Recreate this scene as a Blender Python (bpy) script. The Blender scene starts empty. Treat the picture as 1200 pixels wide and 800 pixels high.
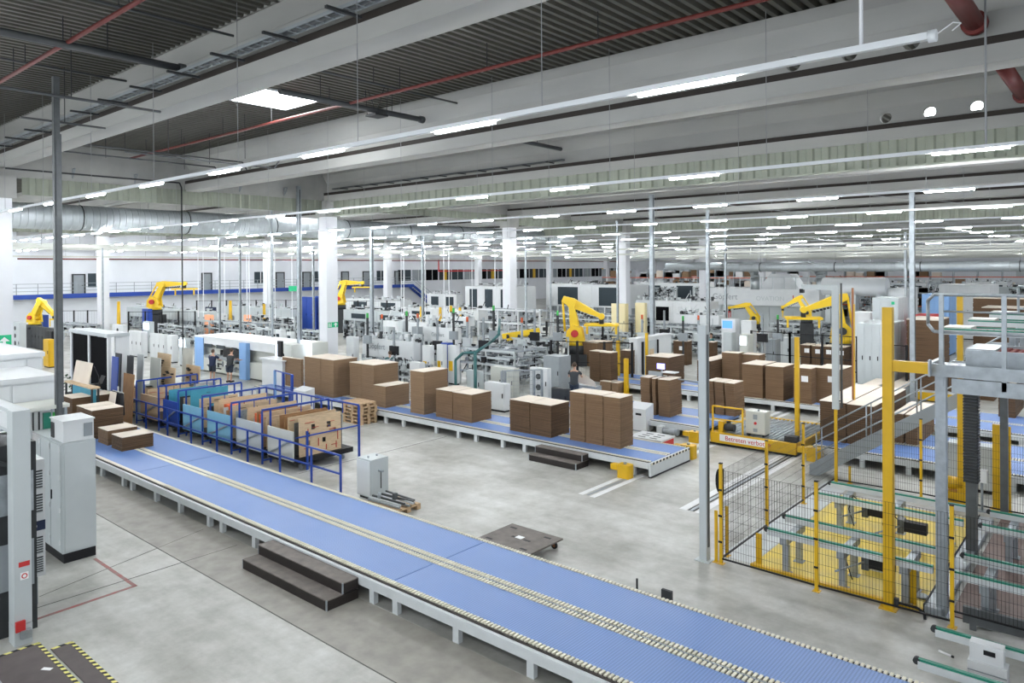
import bpy, math, random
from mathutils import Vector, Matrix
random.seed(7)
C = bpy.context.scene.collection
SC = bpy.context.scene
# ---------------------------------------------------------------- camera
EYE = 6.3; F = 849.0; CY = 317.6
YAW, PIT, ROL = [math.radians(a) for a in (40.76, 0.25, -0.38)]
def _axes():
    c, s = math.cos(YAW), math.sin(YAW)
    r = Vector((c, s, 0)); f = Vector((-s, c, 0)); u = Vector((0, 0, 1))
    f2 = f*math.cos(PIT) - u*math.sin(PIT); u2 = u*math.cos(PIT) + f*math.sin(PIT)
    r3 = r*math.cos(ROL) + u2*math.sin(ROL); u3 = u2*math.cos(ROL) - r*math.sin(ROL)
    return r3, u3, f2
AR, AU, AF = _axes()
cam = bpy.data.cameras.new('camera'); cob = bpy.data.objects.new('camera', cam); C.objects.link(cob)
m = Matrix(((AR.x, AU.x, -AF.x, 0), (AR.y, AU.y, -AF.y, 0), (AR.z, AU.z, -AF.z, EYE), (0, 0, 0, 1)))
cob.matrix_world = m
cam.sensor_width = 36; cam.sensor_fit = 'HORIZONTAL'; cam.lens = F/1200*36
cam.shift_y = (CY-400)/1200
cam.clip_start = .1; cam.clip_end = 400
SC.camera = cob
# ---------------------------------------------------------------- world, exposure
w = bpy.data.worlds.new('world'); SC.world = w; w.use_nodes = True
w.node_tree.nodes['Background'].inputs[0].default_value = (.86, .93, 1, 1)
w.node_tree.nodes['Background'].inputs[1].default_value = .55
SC.view_settings.view_transform = 'Standard'; SC.view_settings.look = 'None'
SC.view_settings.exposure = 1.4; SC.view_settings.gamma = 1
TUBE_E = 105; SKY_E = 10
# ---------------------------------------------------------------- pixel helpers: a ray of the photo met with a real plane
def ray(x, y): return AR*((x-600)/F) - AU*((y-CY)/F) + AF
def Z(x, y, z=0):
    d = ray(x, y); return d*((z-EYE)/d.z) + Vector((0, 0, EYE))
def PY(x, y, Y):
    d = ray(x, y); return d*(Y/d.y) + Vector((0, 0, EYE))
def PX(x, y, X):
    d = ray(x, y); return d*(X/d.x) + Vector((0, 0, EYE))
def PD(x, D, y=300):
    d = ray(x, y); p = d*D; return Vector((p.x, p.y, 0))
def cbox(xn, yb, yt, xl, xr, z0=.45):
    c = Z(xn, yb, z0); X1, Y0 = c.x, c.y
    return PY(xl, yb, Y0).x, X1, Y0, PX(xr, yb, X1).y, z0, PY(xn, yt, Y0).z
# ---------------------------------------------------------------- materials
def mat(name, col, rough=.55, metal=0, noise=0, scale=3, bump=0, emit=0, col2=None, stretch=None, bscale=None):
    M = bpy.data.materials.new(name); M.use_nodes = True; nt = M.node_tree; b = nt.nodes['Principled BSDF']
    b.inputs['Base Color'].default_value = (*col, 1); b.inputs['Roughness'].default_value = rough; b.inputs['Metallic'].default_value = metal
    if emit:
        b.inputs['Emission Color'].default_value = (*col, 1); b.inputs['Emission Strength'].default_value = emit
    if noise or bump:
        tc = nt.nodes.new('ShaderNodeTexCoord'); mp = nt.nodes.new('ShaderNodeMapping'); n = nt.nodes.new('ShaderNodeTexNoise')
        nt.links.new(tc.outputs['Object'], mp.inputs[0]); nt.links.new(mp.outputs[0], n.inputs['Vector'])
        if stretch: mp.inputs['Scale'].default_value = stretch
        n.inputs['Scale'].default_value = scale; n.inputs['Detail'].default_value = 5
        if noise:
            r = nt.nodes.new('ShaderNodeValToRGB'); r.color_ramp.elements[0].position = .3; r.color_ramp.elements[1].position = .7
            c2 = col2 or tuple(c*(1-noise) for c in col)
            r.color_ramp.elements[0].color = (*c2, 1); r.color_ramp.elements[1].color = (*col, 1)
            nt.links.new(n.outputs[0], r.inputs[0]); nt.links.new(r.outputs[0], b.inputs['Base Color'])
        if bump:
            bp = nt.nodes.new('ShaderNodeBump'); bp.inputs['Strength'].default_value = bump; bp.inputs['Distance'].default_value = .02
            nt.links.new(n.outputs[0], bp.inputs['Height']); nt.links.new(bp.outputs[0], b.inputs['Normal'])
    return M
def floor_mat():
    M = bpy.data.materials.new('concrete_floor'); M.use_nodes = True; nt = M.node_tree; b = nt.nodes['Principled BSDF']
    tc = nt.nodes.new('ShaderNodeTexCoord')
    def nz(sc, det, st=None, ro=.6):
        n = nt.nodes.new('ShaderNodeTexNoise'); n.inputs['Scale'].default_value = sc; n.inputs['Detail'].default_value = det; n.inputs['Roughness'].default_value = ro
        if st:
            mp = nt.nodes.new('ShaderNodeMapping'); mp.inputs['Scale'].default_value = st; nt.links.new(tc.outputs['Object'], mp.inputs[0]); nt.links.new(mp.outputs[0], n.inputs['Vector'])
        else: nt.links.new(tc.outputs['Object'], n.inputs['Vector'])
        return n
    def ramp(n, a, ca, c, cc):
        r = nt.nodes.new('ShaderNodeValToRGB'); r.color_ramp.elements[0].position = a; r.color_ramp.elements[0].color = (*ca, 1)
        r.color_ramp.elements[1].position = c; r.color_ramp.elements[1].color = (*cc, 1); nt.links.new(n.outputs[0], r.inputs[0]); return r
    def mul(a, c):
        x = nt.nodes.new('ShaderNodeMix'); x.data_type = 'RGBA'; x.blend_type = 'MULTIPLY'; x.inputs[0].default_value = 1
        nt.links.new(a.outputs[0], x.inputs[6]); nt.links.new(c, x.inputs[7]); return x
    r1 = ramp(nz(.42, 6), .36, (.40, .395, .36), .64, (.63, .63, .605))
    r2 = ramp(nz(2.6, 9, None, .72), .3, (.74, .74, .72), .68, (1, 1, 1))
    r3 = ramp(nz(1.0, 5, (.25, 2.4, 1)), .35, (.86, .855, .84), .6, (1, 1, 1))
    m1 = mul(r1, r2.outputs[0]); x = nt.nodes.new('ShaderNodeMix'); x.data_type = 'RGBA'; x.blend_type = 'MULTIPLY'; x.inputs[0].default_value = 1
    nt.links.new(m1.outputs[2], x.inputs[6]); nt.links.new(r3.outputs[0], x.inputs[7]); nt.links.new(x.outputs[2], b.inputs['Base Color'])
    rr = ramp(nz(1.4, 5), .35, (.30,)*3, .7, (.55,)*3); nt.links.new(rr.outputs[0], b.inputs['Roughness'])
    return M
def belt_mat():
    M = bpy.data.materials.new('blue_modular_belt'); M.use_nodes = True; nt = M.node_tree; b = nt.nodes['Principled BSDF']
    tc = nt.nodes.new('ShaderNodeTexCoord'); wv = nt.nodes.new('ShaderNodeTexWave'); wv.bands_direction = 'X'
    wv.inputs['Scale'].default_value = 6.2; nt.links.new(tc.outputs['Object'], wv.inputs['Vector'])
    w2 = nt.nodes.new('ShaderNodeTexWave'); w2.bands_direction = 'Y'; w2.inputs['Scale'].default_value = 9; nt.links.new(tc.outputs['Object'], w2.inputs['Vector'])
    mm = nt.nodes.new('ShaderNodeMath'); mm.operation = 'MULTIPLY'; nt.links.new(wv.outputs['Fac'], mm.inputs[0]); nt.links.new(w2.outputs['Fac'], mm.inputs[1])
    r = nt.nodes.new('ShaderNodeValToRGB'); r.color_ramp.elements[0].color = (.10, .19, .43, 1); r.color_ramp.elements[1].color = (.19, .32, .66, 1)
    r.color_ramp.elements[1].position = .5
    nt.links.new(mm.outputs[0], r.inputs[0]); nt.links.new(r.outputs[0], b.inputs['Base Color'])
    n = nt.nodes.new('ShaderNodeTexNoise'); n.inputs['Scale'].default_value = .8; nt.links.new(tc.outputs['Object'], n.inputs['Vector'])
    mr = nt.nodes.new('ShaderNodeMapRange'); mr.inputs[3].default_value = .34; mr.inputs[4].default_value = .5; nt.links.new(n.outputs[0], mr.inputs[0]); nt.links.new(mr.outputs[0], b.inputs['Roughness'])
    return M
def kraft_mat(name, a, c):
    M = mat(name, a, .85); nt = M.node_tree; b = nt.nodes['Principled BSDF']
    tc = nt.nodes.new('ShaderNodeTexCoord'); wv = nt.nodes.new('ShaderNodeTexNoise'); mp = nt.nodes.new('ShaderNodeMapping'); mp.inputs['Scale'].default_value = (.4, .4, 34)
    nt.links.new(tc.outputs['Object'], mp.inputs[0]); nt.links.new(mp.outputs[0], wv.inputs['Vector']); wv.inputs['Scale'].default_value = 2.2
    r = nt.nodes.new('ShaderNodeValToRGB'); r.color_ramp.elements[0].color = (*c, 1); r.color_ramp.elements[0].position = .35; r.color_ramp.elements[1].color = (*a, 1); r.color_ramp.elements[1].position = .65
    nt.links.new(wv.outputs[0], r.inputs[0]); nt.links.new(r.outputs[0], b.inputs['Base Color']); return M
MT = dict(
 floor=floor_mat(), belt=belt_mat(),
 worn=mat('worn_floor_strip', (.36, .34, .30), .5, noise=.3, scale=3),
 beam=mat('painted_concrete', (.43, .43, .41), .75, noise=.18, scale=1.1, stretch=(.3, 1, 1)),
 deck=mat('steel_deck', (.10, .097, .08), .5, .15, noise=.2, scale=2),
 fascia=mat('green_grey_fascia', (.32, .345, .28), .6, noise=.12, scale=2),
 wall=mat('white_wall', (.78, .80, .84), .8, noise=.06, scale=.5),
 column=mat('white_column', (.78, .79, .82), .7, noise=.06, scale=1),
 white=mat('white_enamel', (.68, .70, .71), .4, noise=.05, scale=2),
 cream=mat('pale_enamel', (.58, .59, .54), .45, noise=.06, scale=2),
 lgrey=mat('light_grey_enamel', (.52, .56, .57), .42, noise=.08, scale=1.4),
 mgrey=mat('mid_grey_enamel', (.30, .33, .35), .5, noise=.1, scale=3),
 dgrey=mat('dark_grey_steel', (.05, .053, .056), .5, noise=.2, scale=3),
 black=mat('black_enamel', (.018, .018, .02), .45),
 pipe=mat('dark_pipe', (.07, .075, .08), .5),
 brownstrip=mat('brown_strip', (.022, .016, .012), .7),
 galv=mat('galvanised_steel', (.42, .46, .49), .42, .55, noise=.25, scale=6),
 galvd=mat('galvanised_dark', (.13, .14, .145), .45, .5, noise=.2, scale=6),
 duct=mat('spiral_duct', (.50, .54, .56), .5, .45, noise=.12, scale=3),
 frame=mat('conveyor_frame_white', (.62, .65, .66), .45, noise=.08, scale=4),
 teeth=mat('cream_comb', (.78, .74, .60), .55, noise=.1, scale=4),
 yellow=mat('safety_yellow', (.72, .43, .008), .42, noise=.12, scale=3),
 yfloor=mat('yellow_floor_paint', (.82, .60, .07), .55, noise=.3, scale=2.2, col2=(.62, .48, .13)),
 robot=mat('robot_yellow', (.86, .58, .02), .38),
 blue=mat('blue_rail_paint', (.012, .055, .33), .4),
 blue2=mat('light_blue_panel', (.22, .40, .70), .5),
 teal=mat('teal_board', (.06, .33, .46), .6, noise=.15, scale=3),
 paleblue=mat('pale_blue_board', (.20, .45, .60), .6, noise=.1, scale=3),
 screenb=mat('blue_screen', (.06, .18, .62), .3, emit=.9),
 screenw=mat('white_screen', (.75, .85, 1.0), .3, emit=1.4),
 screenv=mat('violet_screen', (.36, .34, .95), .3, emit=1.3),
 red=mat('red_paint', (.55, .03, .03), .5),
 redpipe=mat('red_sprinkler_pipe', (.15, .022, .017), .5),
 orange=mat('orange_paint', (.62, .11, .03), .5),
 green=mat('green_sign', (.01, .36, .16), .5, emit=.15),
 greenrail=mat('green_belt_edge', (.01, .20, .13), .4),
 ply=mat('birch_plywood', (.66, .49, .31), .7, noise=.2, scale=5, stretch=(1, 1, 6)),
 ply2=mat('brown_plywood', (.36, .19, .08), .7, noise=.2, scale=5),
 wood=mat('pallet_wood', (.60, .42, .25), .8, noise=.3, scale=7),
 dark_ply=mat('phenolic_step_board', (.022, .016, .014), .6, noise=.3, scale=4),
 step_top=mat('worn_step_top', (.20, .175, .155), .7, noise=.35, scale=5),
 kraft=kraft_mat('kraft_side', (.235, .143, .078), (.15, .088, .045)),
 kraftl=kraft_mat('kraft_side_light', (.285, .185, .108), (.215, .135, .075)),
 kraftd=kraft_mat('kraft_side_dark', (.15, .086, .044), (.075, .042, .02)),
 ktop=mat('lit_kraft_pale_board', (.76, .67, .57), .8, noise=.08, scale=2),  # lamp light painted into the kraft tops; plain beige on other boards
 glass=mat('dark_glass', (.004, .004, .005), .6),
 window=mat('machine_window', (.045, .06, .07), .2),
 paper=mat('paper_white', (.85, .85, .85), .7),
 rubber=mat('rubber', (.03, .03, .03), .8),
 skin=mat('skin', (.55, .33, .23), .6), hair=mat('hair', (.06, .035, .02), .7),
 navy=mat('navy_cloth', (.02, .03, .07), .9), gcloth=mat('grey_cloth', (.045, .05, .055), .9), denim=mat('dark_cloth', (.03, .04, .06), .9),
 redmesh=mat('red_chain', (.34, .07, .06), .6, noise=.4, scale=20), copper=mat('copper_rail', (.30, .12, .05), .5),
 brownfloor=mat('brown_machine_bed', (.23, .155, .135), .6, noise=.25, scale=3),
 tube=mat('lamp_tube', (.93, .97, 1), .5, emit=TUBE_E), sky=mat('skylight_panel', (.95, .98, 1), .5, emit=SKY_E),
 trunk=mat('lamp_trunking', (.80, .83, .86), .35),
 wire=mat('steel_wire', (.30, .31, .32), .5, .3), wirew=mat('white_tube', (.8, .82, .84), .5),
 mat=mat('anti_fatigue_mat', (.12, .10, .098), .8, noise=.2, scale=4),
 plant=mat('green_cloth', (.05, .35, .1), .8), dieb=mat('die_red_line', (.5, .05, .04), .6))
for _n in ('black', 'glass', 'window', 'dgrey'): MT[_n].node_tree.nodes['Principled BSDF'].inputs['Specular IOR Level'].default_value = .18
MT['glass'].node_tree.nodes['Principled BSDF'].inputs['Specular IOR Level'].default_value = .02
def text_mat(n, c): return mat(n, c, .6)
# ---------------------------------------------------------------- mesh builder
class MB:
    def __init__(s): s.v = []; s.f = []; s.sm = []
    def box(s, x0, x1, y0, y1, z0, z1):
        n = len(s.v)
        s.v += [(x, y, z) for z in (z0, z1) for x, y in ((x0, y0), (x1, y0), (x1, y1), (x0, y1))]
        s.f += [tuple(n+i for i in q) for q in ((3, 2, 1, 0), (4, 5, 6, 7), (0, 1, 5, 4), (1, 2, 6, 5), (2, 3, 7, 6), (3, 0, 4, 7))]
        s.sm += [0]*6; return s
    def rbox(s, cx, cy, z0, lx, ly, h, a=0):
        n = len(s.v); ca, sa = math.cos(a), math.sin(a)
        for z in (z0, z0+h):
            for x, y in ((-lx/2, -ly/2), (lx/2, -ly/2), (lx/2, ly/2), (-lx/2, ly/2)): s.v.append((cx+x*ca-y*sa, cy+x*sa+y*ca, z))
        s.f += [tuple(n+i for i in q) for q in ((3, 2, 1, 0), (4, 5, 6, 7), (0, 1, 5, 4), (1, 2, 6, 5), (2, 3, 7, 6), (3, 0, 4, 7))]
        s.sm += [0]*6; return s
    def tube(s, p, q, r, n=8, r2=None, caps=True):
        p = Vector(p); q = Vector(q); d = (q-p); 
        if d.length < 1e-6: return s
        d.normalize(); a = Vector((0, 0, 1)) if abs(d.z) < .9 else Vector((1, 0, 0)); u = d.cross(a).normalized(); w_ = d.cross(u)
        k = len(s.v); r2 = r if r2 is None else r2
        off = math.pi/4 if n == 4 else 0
        for c, rr in ((p, r), (q, r2)):
            for i in range(n):
                t = 2*math.pi*i/n+off; s.v.append(tuple(c+u*(rr*math.cos(t))+w_*(rr*math.sin(t))))
        for i in range(n):
            j = (i+1) % n; s.f.append((k+i, k+j, k+n+j, k+n+i)); s.sm.append(n > 5)
        if caps:
            s.f.append(tuple(k+i for i in reversed(range(n)))); s.f.append(tuple(k+n+i for i in range(n))); s.sm += [0, 0]
        return s
    def bar(s, p, q, w_): return s.tube(p, q, w_*.7071, 4)
    def path(s, pts, r, n=6):
        for a, b in zip(pts, pts[1:]): s.tube(a, b, r, n)
        return s
    def poly(s, pts, d):
        """prism: closed outline pts (3-D, planar) swept by vector d"""
        n = len(pts); k = len(s.v); d = Vector(d)
        s.v += [tuple(p) for p in pts]+[tuple(Vector(p)+d) for p in pts]
        for i in range(n):
            j = (i+1) % n; s.f.append((k+i, k+j, k+n+j, k+n+i)); s.sm.append(0)
        s.f.append(tuple(k+i for i in reversed(range(n)))); s.f.append(tuple(k+n+i for i in range(n))); s.sm += [0, 0]
        return s
    def quad(s, a, b, c, d):
        k = len(s.v); s.v += [tuple(a), tuple(b), tuple(c), tuple(d)]; s.f.append((k, k+1, k+2, k+3)); s.sm.append(0); return s
    def mesh(s, name, m, o=(0, 0, 0)):
        me = bpy.data.meshes.new(name); ox, oy, oz = o
        me.from_pydata([(x-ox, y-oy, z-oz) for x, y, z in s.v], [], s.f); me.materials.append(MT[m] if isinstance(m, str) else m)
        me.polygons.foreach_set('use_smooth', [bool(a) for a in s.sm]); me.update(); return me
    def build(s, name, m, parent=None, stuff=False, label=None, origin=None):
        o = origin or ((0, 0, 0))
        if parent is not None:
            o = Vector(parent.location)
            if parent.parent: o = o+Vector(parent.parent.location)
        ob = bpy.data.objects.new(name, s.mesh(name, m, o)); C.objects.link(ob)
        if parent is not None: ob.parent = parent
        elif origin: ob.location = origin
        if stuff: ob['kind'] = 'stuff'
        if label: ob['label'] = label
        return ob
def tag(o, label, cat, group=None):
    o['label'] = label; o['category'] = cat
    if group: o['group'] = group
    return o
def thing(name, label, cat, loc=(0, 0, 0), group=None):
    o = bpy.data.objects.new(name, None); C.objects.link(o); o.location = loc; o.empty_display_size = .2
    return tag(o, label, cat, group)
def struct(name, mb, m, parent=None):
    o = mb.build(name, m, parent)
    if parent is None: o['kind'] = 'structure'
    return o
def clone(root, loc, label, group=None):
    r = root.copy(); C.objects.link(r); r.location = loc; r['label'] = label
    if group: r['group'] = group
    for ch in root.children:
        c = ch.copy(); C.objects.link(c); c.parent = r
        for g in ch.children:
            d = g.copy(); C.objects.link(d); d.parent = c
    return r
def text(s, size, loc, rot, m, parent, name='lettering', squash=1.0):
    cu = bpy.data.curves.new('t', 'FONT'); cu.body = s; cu.size = size; cu.extrude = .004; cu.align_x = 'LEFT'
    t = bpy.data.objects.new('t', cu); C.objects.link(t); dg = bpy.context.evaluated_depsgraph_get(); dg.update()
    me = bpy.data.meshes.new_from_object(t.evaluated_get(dg)); C.objects.unlink(t); bpy.data.objects.remove(t)
    me.materials.clear(); me.materials.append(MT[m] if isinstance(m, str) else m)
    o = bpy.data.objects.new(name, me); C.objects.link(o); o.parent = parent
    base = Vector(parent.location)+(Vector(parent.parent.location) if parent.parent else Vector())
    o.location = Vector(loc)-base; o.rotation_euler = rot; o.scale = (squash, 1, 1); return o
FRONT = (math.pi/2, 0, 0)            # text on a face that looks towards -Y
SIDE = (math.pi/2, 0, math.pi/2)     # text on a face that looks towards +X
# ================================================================= THE SETTING
# floor
struct('floor', MB().box(-95, 25, -16, 155, -.2, 0), 'floor')
wf = MB().box(-40, 6, 7.15, 8.55, .0, .003); struct('trim_1', wf, 'worn')
wf = MB().box(-34, 6, 11.4, 12.25, .0, .003); struct('trim_2', wf, 'worn')
tn = [3]
def trim(mb, m):
    struct('trim_%d' % tn[0], mb, m); tn[0] += 1
def strip(p, q, wd, m, z=.004):
    p = Vector((p[0], p[1], 0)); q = Vector((q[0], q[1], 0)); d = (q-p).normalized(); n = Vector((-d.y, d.x, 0))*wd/2
    b = MB(); b.poly([(p-n).to_tuple()[:2]+(.0,), (q-n).to_tuple()[:2]+(.0,), (q+n).to_tuple()[:2]+(.0,), (p+n).to_tuple()[:2]+(.0,)], (0, 0, z)); return b
MT['joint'] = mat('floor_joint', (.10, .10, .09), .8); MT['jointw'] = mat('filled_joint', (.60, .60, .58), .7)
MT['redline'] = mat('worn_red_line', (.38, .10, .09), .7, noise=.5, scale=6, col2=(.25, .2, .18)); MT['whitel'] = mat('white_floor_strip', (.78, .79, .79), .6, noise=.1, scale=5)
trim(strip((-40, 7.15), (6, 7.15), .02, 'joint'), 'joint')
trim(strip((-23.2, 12.6), (-23.2, 19), .05, 'jointw'), 'jointw')
trim(strip((-19.7, 12.6), (-19.7, 18.9), .05, 'jointw'), 'jointw')
trim(strip((-19.6, 12.6), (-19.6, 18.9), .02, 'joint'), 'joint')
trim(strip((-15.6, 2.6), (-15.6, 8.4), .02, 'joint'), 'joint')
trim(strip((-16.1, 4.6), (-17.2, 8.4), .015, 'joint'), 'joint')
trim(strip((-17.3, 6.0), (-15.15, 6.0), .07, 'redline'), 'redline'); trim(strip((-15.17, 6.03), (-15.1, 4.25), .08, 'redline'), 'redline')
# transfer tracks: white strip pairs with steel rail between
for x in (-11.72, -11.33): trim(strip((x, 16.45), (x, 32), .17, 'whitel'), 'whitel')
trim(strip((-11.52, 16.5), (-11.52, 32), .07, 'mgrey', .008), 'mgrey')
for x in (-8.95, -8.5): trim(strip((x, 17.1), (x, 31), .2, 'whitel'), 'whitel')
for x in (-8.8, -8.66): trim(strip((x, 17.15), (x, 31), .035, 'black', .01), 'black')
trim(strip((-8.73, 17.15), (-8.73, 31), .08, 'galv', .012), 'galv')
# grey strip beside the pit, yellow pit, brown bed
trim(MB().box(-6.9, -6.2, 14.9, 22, 0, .006), 'frame')
trim(MB().box(-6.15, -2.95, 14.82, 20.9, 0, .02), 'yfloor')
trim(MB().box(-6.15, -2.95, 14.72, 14.82, 0, .07), 'yellow')
trim(MB().box(-2.55, 3, 14.95, 21.5, 0, .02), 'brownfloor')
# steel deck ceiling
bays = MB(); p = .28
x = -95.0; DZ = 11.95
prof = []
while x < 14:
    prof += [(x, DZ), (x+.11, DZ), (x+.15, DZ+.11), (x+.25, DZ+.11)]; x += p
for i, (a, z) in enumerate(prof): bays.v += [(a, -16, z), (a, 155, z)]
for i in range(len(prof)-1): bays.f.append((2*i, 2*i+2, 2*i+3, 2*i+1)); bays.sm.append(0)
struct('ceiling', bays, 'deck')
struct('trim_%d' % 40, MB().box(-96, 15, -17, 156, DZ+.13, DZ+.3), 'dgrey')
# skylights
for i, (a, b, c, d) in enumerate(((-22.6, -20.5, 12.1, 14.1), (-6.5, -3.4, 27.8, 30.8), (-20, -18, 44, 46), (-45, -43, 28, 30))):
    s = struct('window_%d' % (i+1), MB().box(a, b, c, d, DZ-.03, DZ-.012), 'sky')
    f = MB(); f.box(a-.06, a, c, d, DZ-.06, DZ); f.box(b, b+.06, c, d, DZ-.06, DZ); f.box(a-.06, b+.06, c-.06, c, DZ-.06, DZ); f.box(a-.06, b+.06, d, d+.06, DZ-.06, DZ)
    f.build('window_frame', 'trunk', s)
# beams along X (I-section with sloping top flange; the web has round holes near the camera)
def beam(Y, holes, X0=-94, X1=13, z0=10.15):
    r = bpy.data.objects.new('roof_beam', None); C.objects.link(r); r.location = (0, Y, z0); r['kind'] = 'structure'
    b = MB(); h = z0+.36
    b.poly([(X0, Y-.34, z0), (X0, Y-.34, h), (X0, Y+.34, h), (X0, Y+.34, z0)], (X1-X0, 0, 0)); b.build('bottom_flange', 'beam', r)
    b = MB(); b.poly([(X0, Y-.12, z0+1.05), (X0, Y-.42, z0+1.5), (X0, Y-.42, DZ), (X0, Y+.42, DZ), (X0, Y+.42, z0+1.5), (X0, Y+.12, z0+1.05)], (X1-X0, 0, 0)); b.build('top_flange', 'beam', r)
    b = MB(); za, zb = h, z0+1.06
    if not holes: b.box(X0, X1, Y-.11, Y+.11, za, zb)
    else:
        xs = sorted(holes); cur = X0
        for hx in xs:
            b.box(cur, hx-.3, Y-.11, Y+.11, za, zb)
            zc = z0+.75; R = .17; n = 16; k = len(b.v)
            ang = [2*math.pi*i/n for i in range(n)]
            def sq(t):
                c, s_ = math.cos(t), math.sin(t); m_ = max(abs(c), abs(s_)); 
                px = hx+.3*c/m_; pz = s_/m_; pz = zc+(zb-zc)*pz if pz > 0 else zc+(zc-za)*pz; return px, pz
            for y in (Y-.11, Y+.11):
                for t in ang: b.v.append((hx+R*math.cos(t), y, zc+R*math.sin(t)))
                for t in ang: q = sq(t); b.v.append((q[0], y, q[1]))
            for i in range(n):
                j = (i+1) % n
                b.f.append((k+i, k+j, k+n+j, k+n+i)); b.f.append((k+2*n+j, k+2*n+i, k+3*n+i, k+3*n+j)); b.f.append((k+j, k+i, k+2*n+i, k+2*n+j)); b.sm += [0, 0, 0]
            # corners
            for cx in (-1, 1):
                for pz in (za, zb): pass
            cur = hx+.3
        b.box(cur, X1, Y-.11, Y+.11, za, zb)
    b.build('web', 'beam', r)
    b = MB(); b.box(X0, X1, Y-.345, Y-.12, h, h+.15); b.build('dark_strip', 'brownstrip', r)  # dark brown strip on the bottom flange, in front of the web
    return r
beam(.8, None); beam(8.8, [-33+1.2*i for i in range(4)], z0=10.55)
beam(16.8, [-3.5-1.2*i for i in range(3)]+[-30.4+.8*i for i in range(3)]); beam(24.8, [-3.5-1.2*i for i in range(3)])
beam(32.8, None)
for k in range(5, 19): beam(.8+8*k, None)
# girders along Y at the column rows, with corrugated fascia below
def fascia_y(X, Y0, Y1, z0=9.5, z1=10.22):
    b = MB(); y = Y0; pts = []
    while y < Y1: pts += [(X, y), (X, y+.2), (X+.07, y+.25), (X+.07, y+.45)]; y += .5
    k = len(b.v)
    for xx, yy in pts: b.v += [(xx, yy, z0), (xx, yy, z1)]
    for i in range(len(pts)-1): b.f.append((k+2*i, k+2*i+2, k+2*i+3, k+2*i+1)); b.sm.append(0)
    b.box(X-.06, X-.02, Y0, Y1, z0, z1); return b
def fascia_x(Y, X0, X1, z0=9.35, z1=10.15):
    b = MB(); x = X0; pts = []
    while x < X1: pts += [(x, Y), (x+.2, Y), (x+.25, Y-.07), (x+.45, Y-.07)]; x += .5
    k = len(b.v)
    for xx, yy in pts: b.v += [(xx, yy, z0), (xx, yy, z1)]
    for i in range(len(pts)-1): b.f.append((k+2*i, k+2*i+2, k+2*i+3, k+2*i+1)); b.sm.append(0)
    b.box(X0, X1, Y+.02, Y+.06, z0, z1); b.box(X0, X1, Y-.1, Y+.06, z0-.05, z0); return b
for gi, X in enumerate((-35.5, -69)):
    r = bpy.data.objects.new('girder', None); C.objects.link(r); r.location = (X, 20, 10.2); r['kind'] = 'structure'
    MB().box(X-.2, X+.2, -14, 150, 10.2, 11.8).build('web', 'beam', r)
    fascia_y(X+.22, 9.6, 24.2).build('corrugated_fascia', 'fascia', r)
    fascia_y(X+.22, 41.2, 56.2).build('corrugated_fascia', 'fascia', r)
    if gi: fascia_y(X+.22, 25.4, 40.2).build('corrugated_fascia', 'fascia', r)
    else: fascia_y(X+.22, 25.4, 40.2, 9.75, 10.22).build('corrugated_fascia', 'fascia', r)
    for y in [11.5+2.6*i for i in range(5)]:
        b = MB(); b.bar((X+.2, y, 10.75), (X+.55, y, 10.75), .04); b.bar((X+.2, y, 10.35), (X+.52, y, 10.73), .04); b.bar((X+.22, y, 10.75), (X+.22, y, 10.35), .04)
        b.build('bracket', 'mgrey', r)
for Y in (24.8, 56.8, 88.8):
    r = bpy.data.objects.new('girder', None); C.objects.link(r); r.location = (-10, Y, 9.3); r['kind'] = 'structure'
    fascia_x(Y-.25, -34.5, 13).build('corrugated_fascia', 'fascia', r)
    if Y > 50: fascia_x(Y-.25, -68, -36).build('corrugated_fascia', 'fascia', r)
# columns
for X in (-35.4, -68.9):
    for k in range(-1, 9):
        Y = 24.8+16*k
        r = bpy.data.objects.new('column', None); C.objects.link(r); r.location = (X, Y, 0); r['kind'] = 'structure'
        MB().box(X-.37, X+.37, Y-.37, Y+.37, 0, 9.3).build('shaft', 'column', r)
        MB().box(X-.5, X+.5, Y-.5, Y+.5, 9.3, 10.2).build('capital', 'beam', r)
        MB().box(X-.42, X+.42, Y-.42, Y+.42, 0, .25).build('plinth', 'mgrey', r)
        if (X, k) == (-35.4, 0):
            s = MB().box(X+.375, X+.385, Y-.33, Y+.37, 2.95, 3.25).build('exit_sign', 'green', r)
            b = MB(); b.poly([(X+.39, Y+.2, 3.22), (X+.39, Y+.34, 3.1), (X+.39, Y+.24, 3.1), (X+.39, Y+.24, 2.98), (X+.39, Y+.16, 2.98), (X+.39, Y+.16, 3.1), (X+.39, Y+.06, 3.1)], (.004, 0, 0)); b.build('arrow', 'paper', s)
            b = MB(); b.box(X+.388, X+.394, Y-.3, Y-.26, 2.98, 3.22); b.box(X+.388, X+.394, Y-.12, Y-.08, 2.98, 3.22); b.bar((X+.39, Y-.22, 3.0), (X+.39, Y-.18, 3.12), .03); b.bar((X+.39, Y-.16, 3.0), (X+.39, Y-.19, 3.12), .03); b.box(X+.388, X+.394, Y-.21, Y-.17, 3.1, 3.2); b.build('running_man', 'paper', s)
        if (X, k) == (-35.4, -1):
            s = MB().box(X+.375, X+.385, Y-.3, Y+.3, 3.2, 3.7).build('exit_sign', 'green', r)
            b = MB(); b.poly([(X+.39, Y+.05, 3.62), (X+.39, Y+.24, 3.44), (X+.39, Y+.1, 3.44), (X+.39, Y+.1, 3.28), (X+.39, Y+.0, 3.28), (X+.39, Y+.0, 3.44), (X+.39, Y-.14, 3.44)], (.004, 0, 0)); b.build('arrow', 'paper', s)
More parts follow.
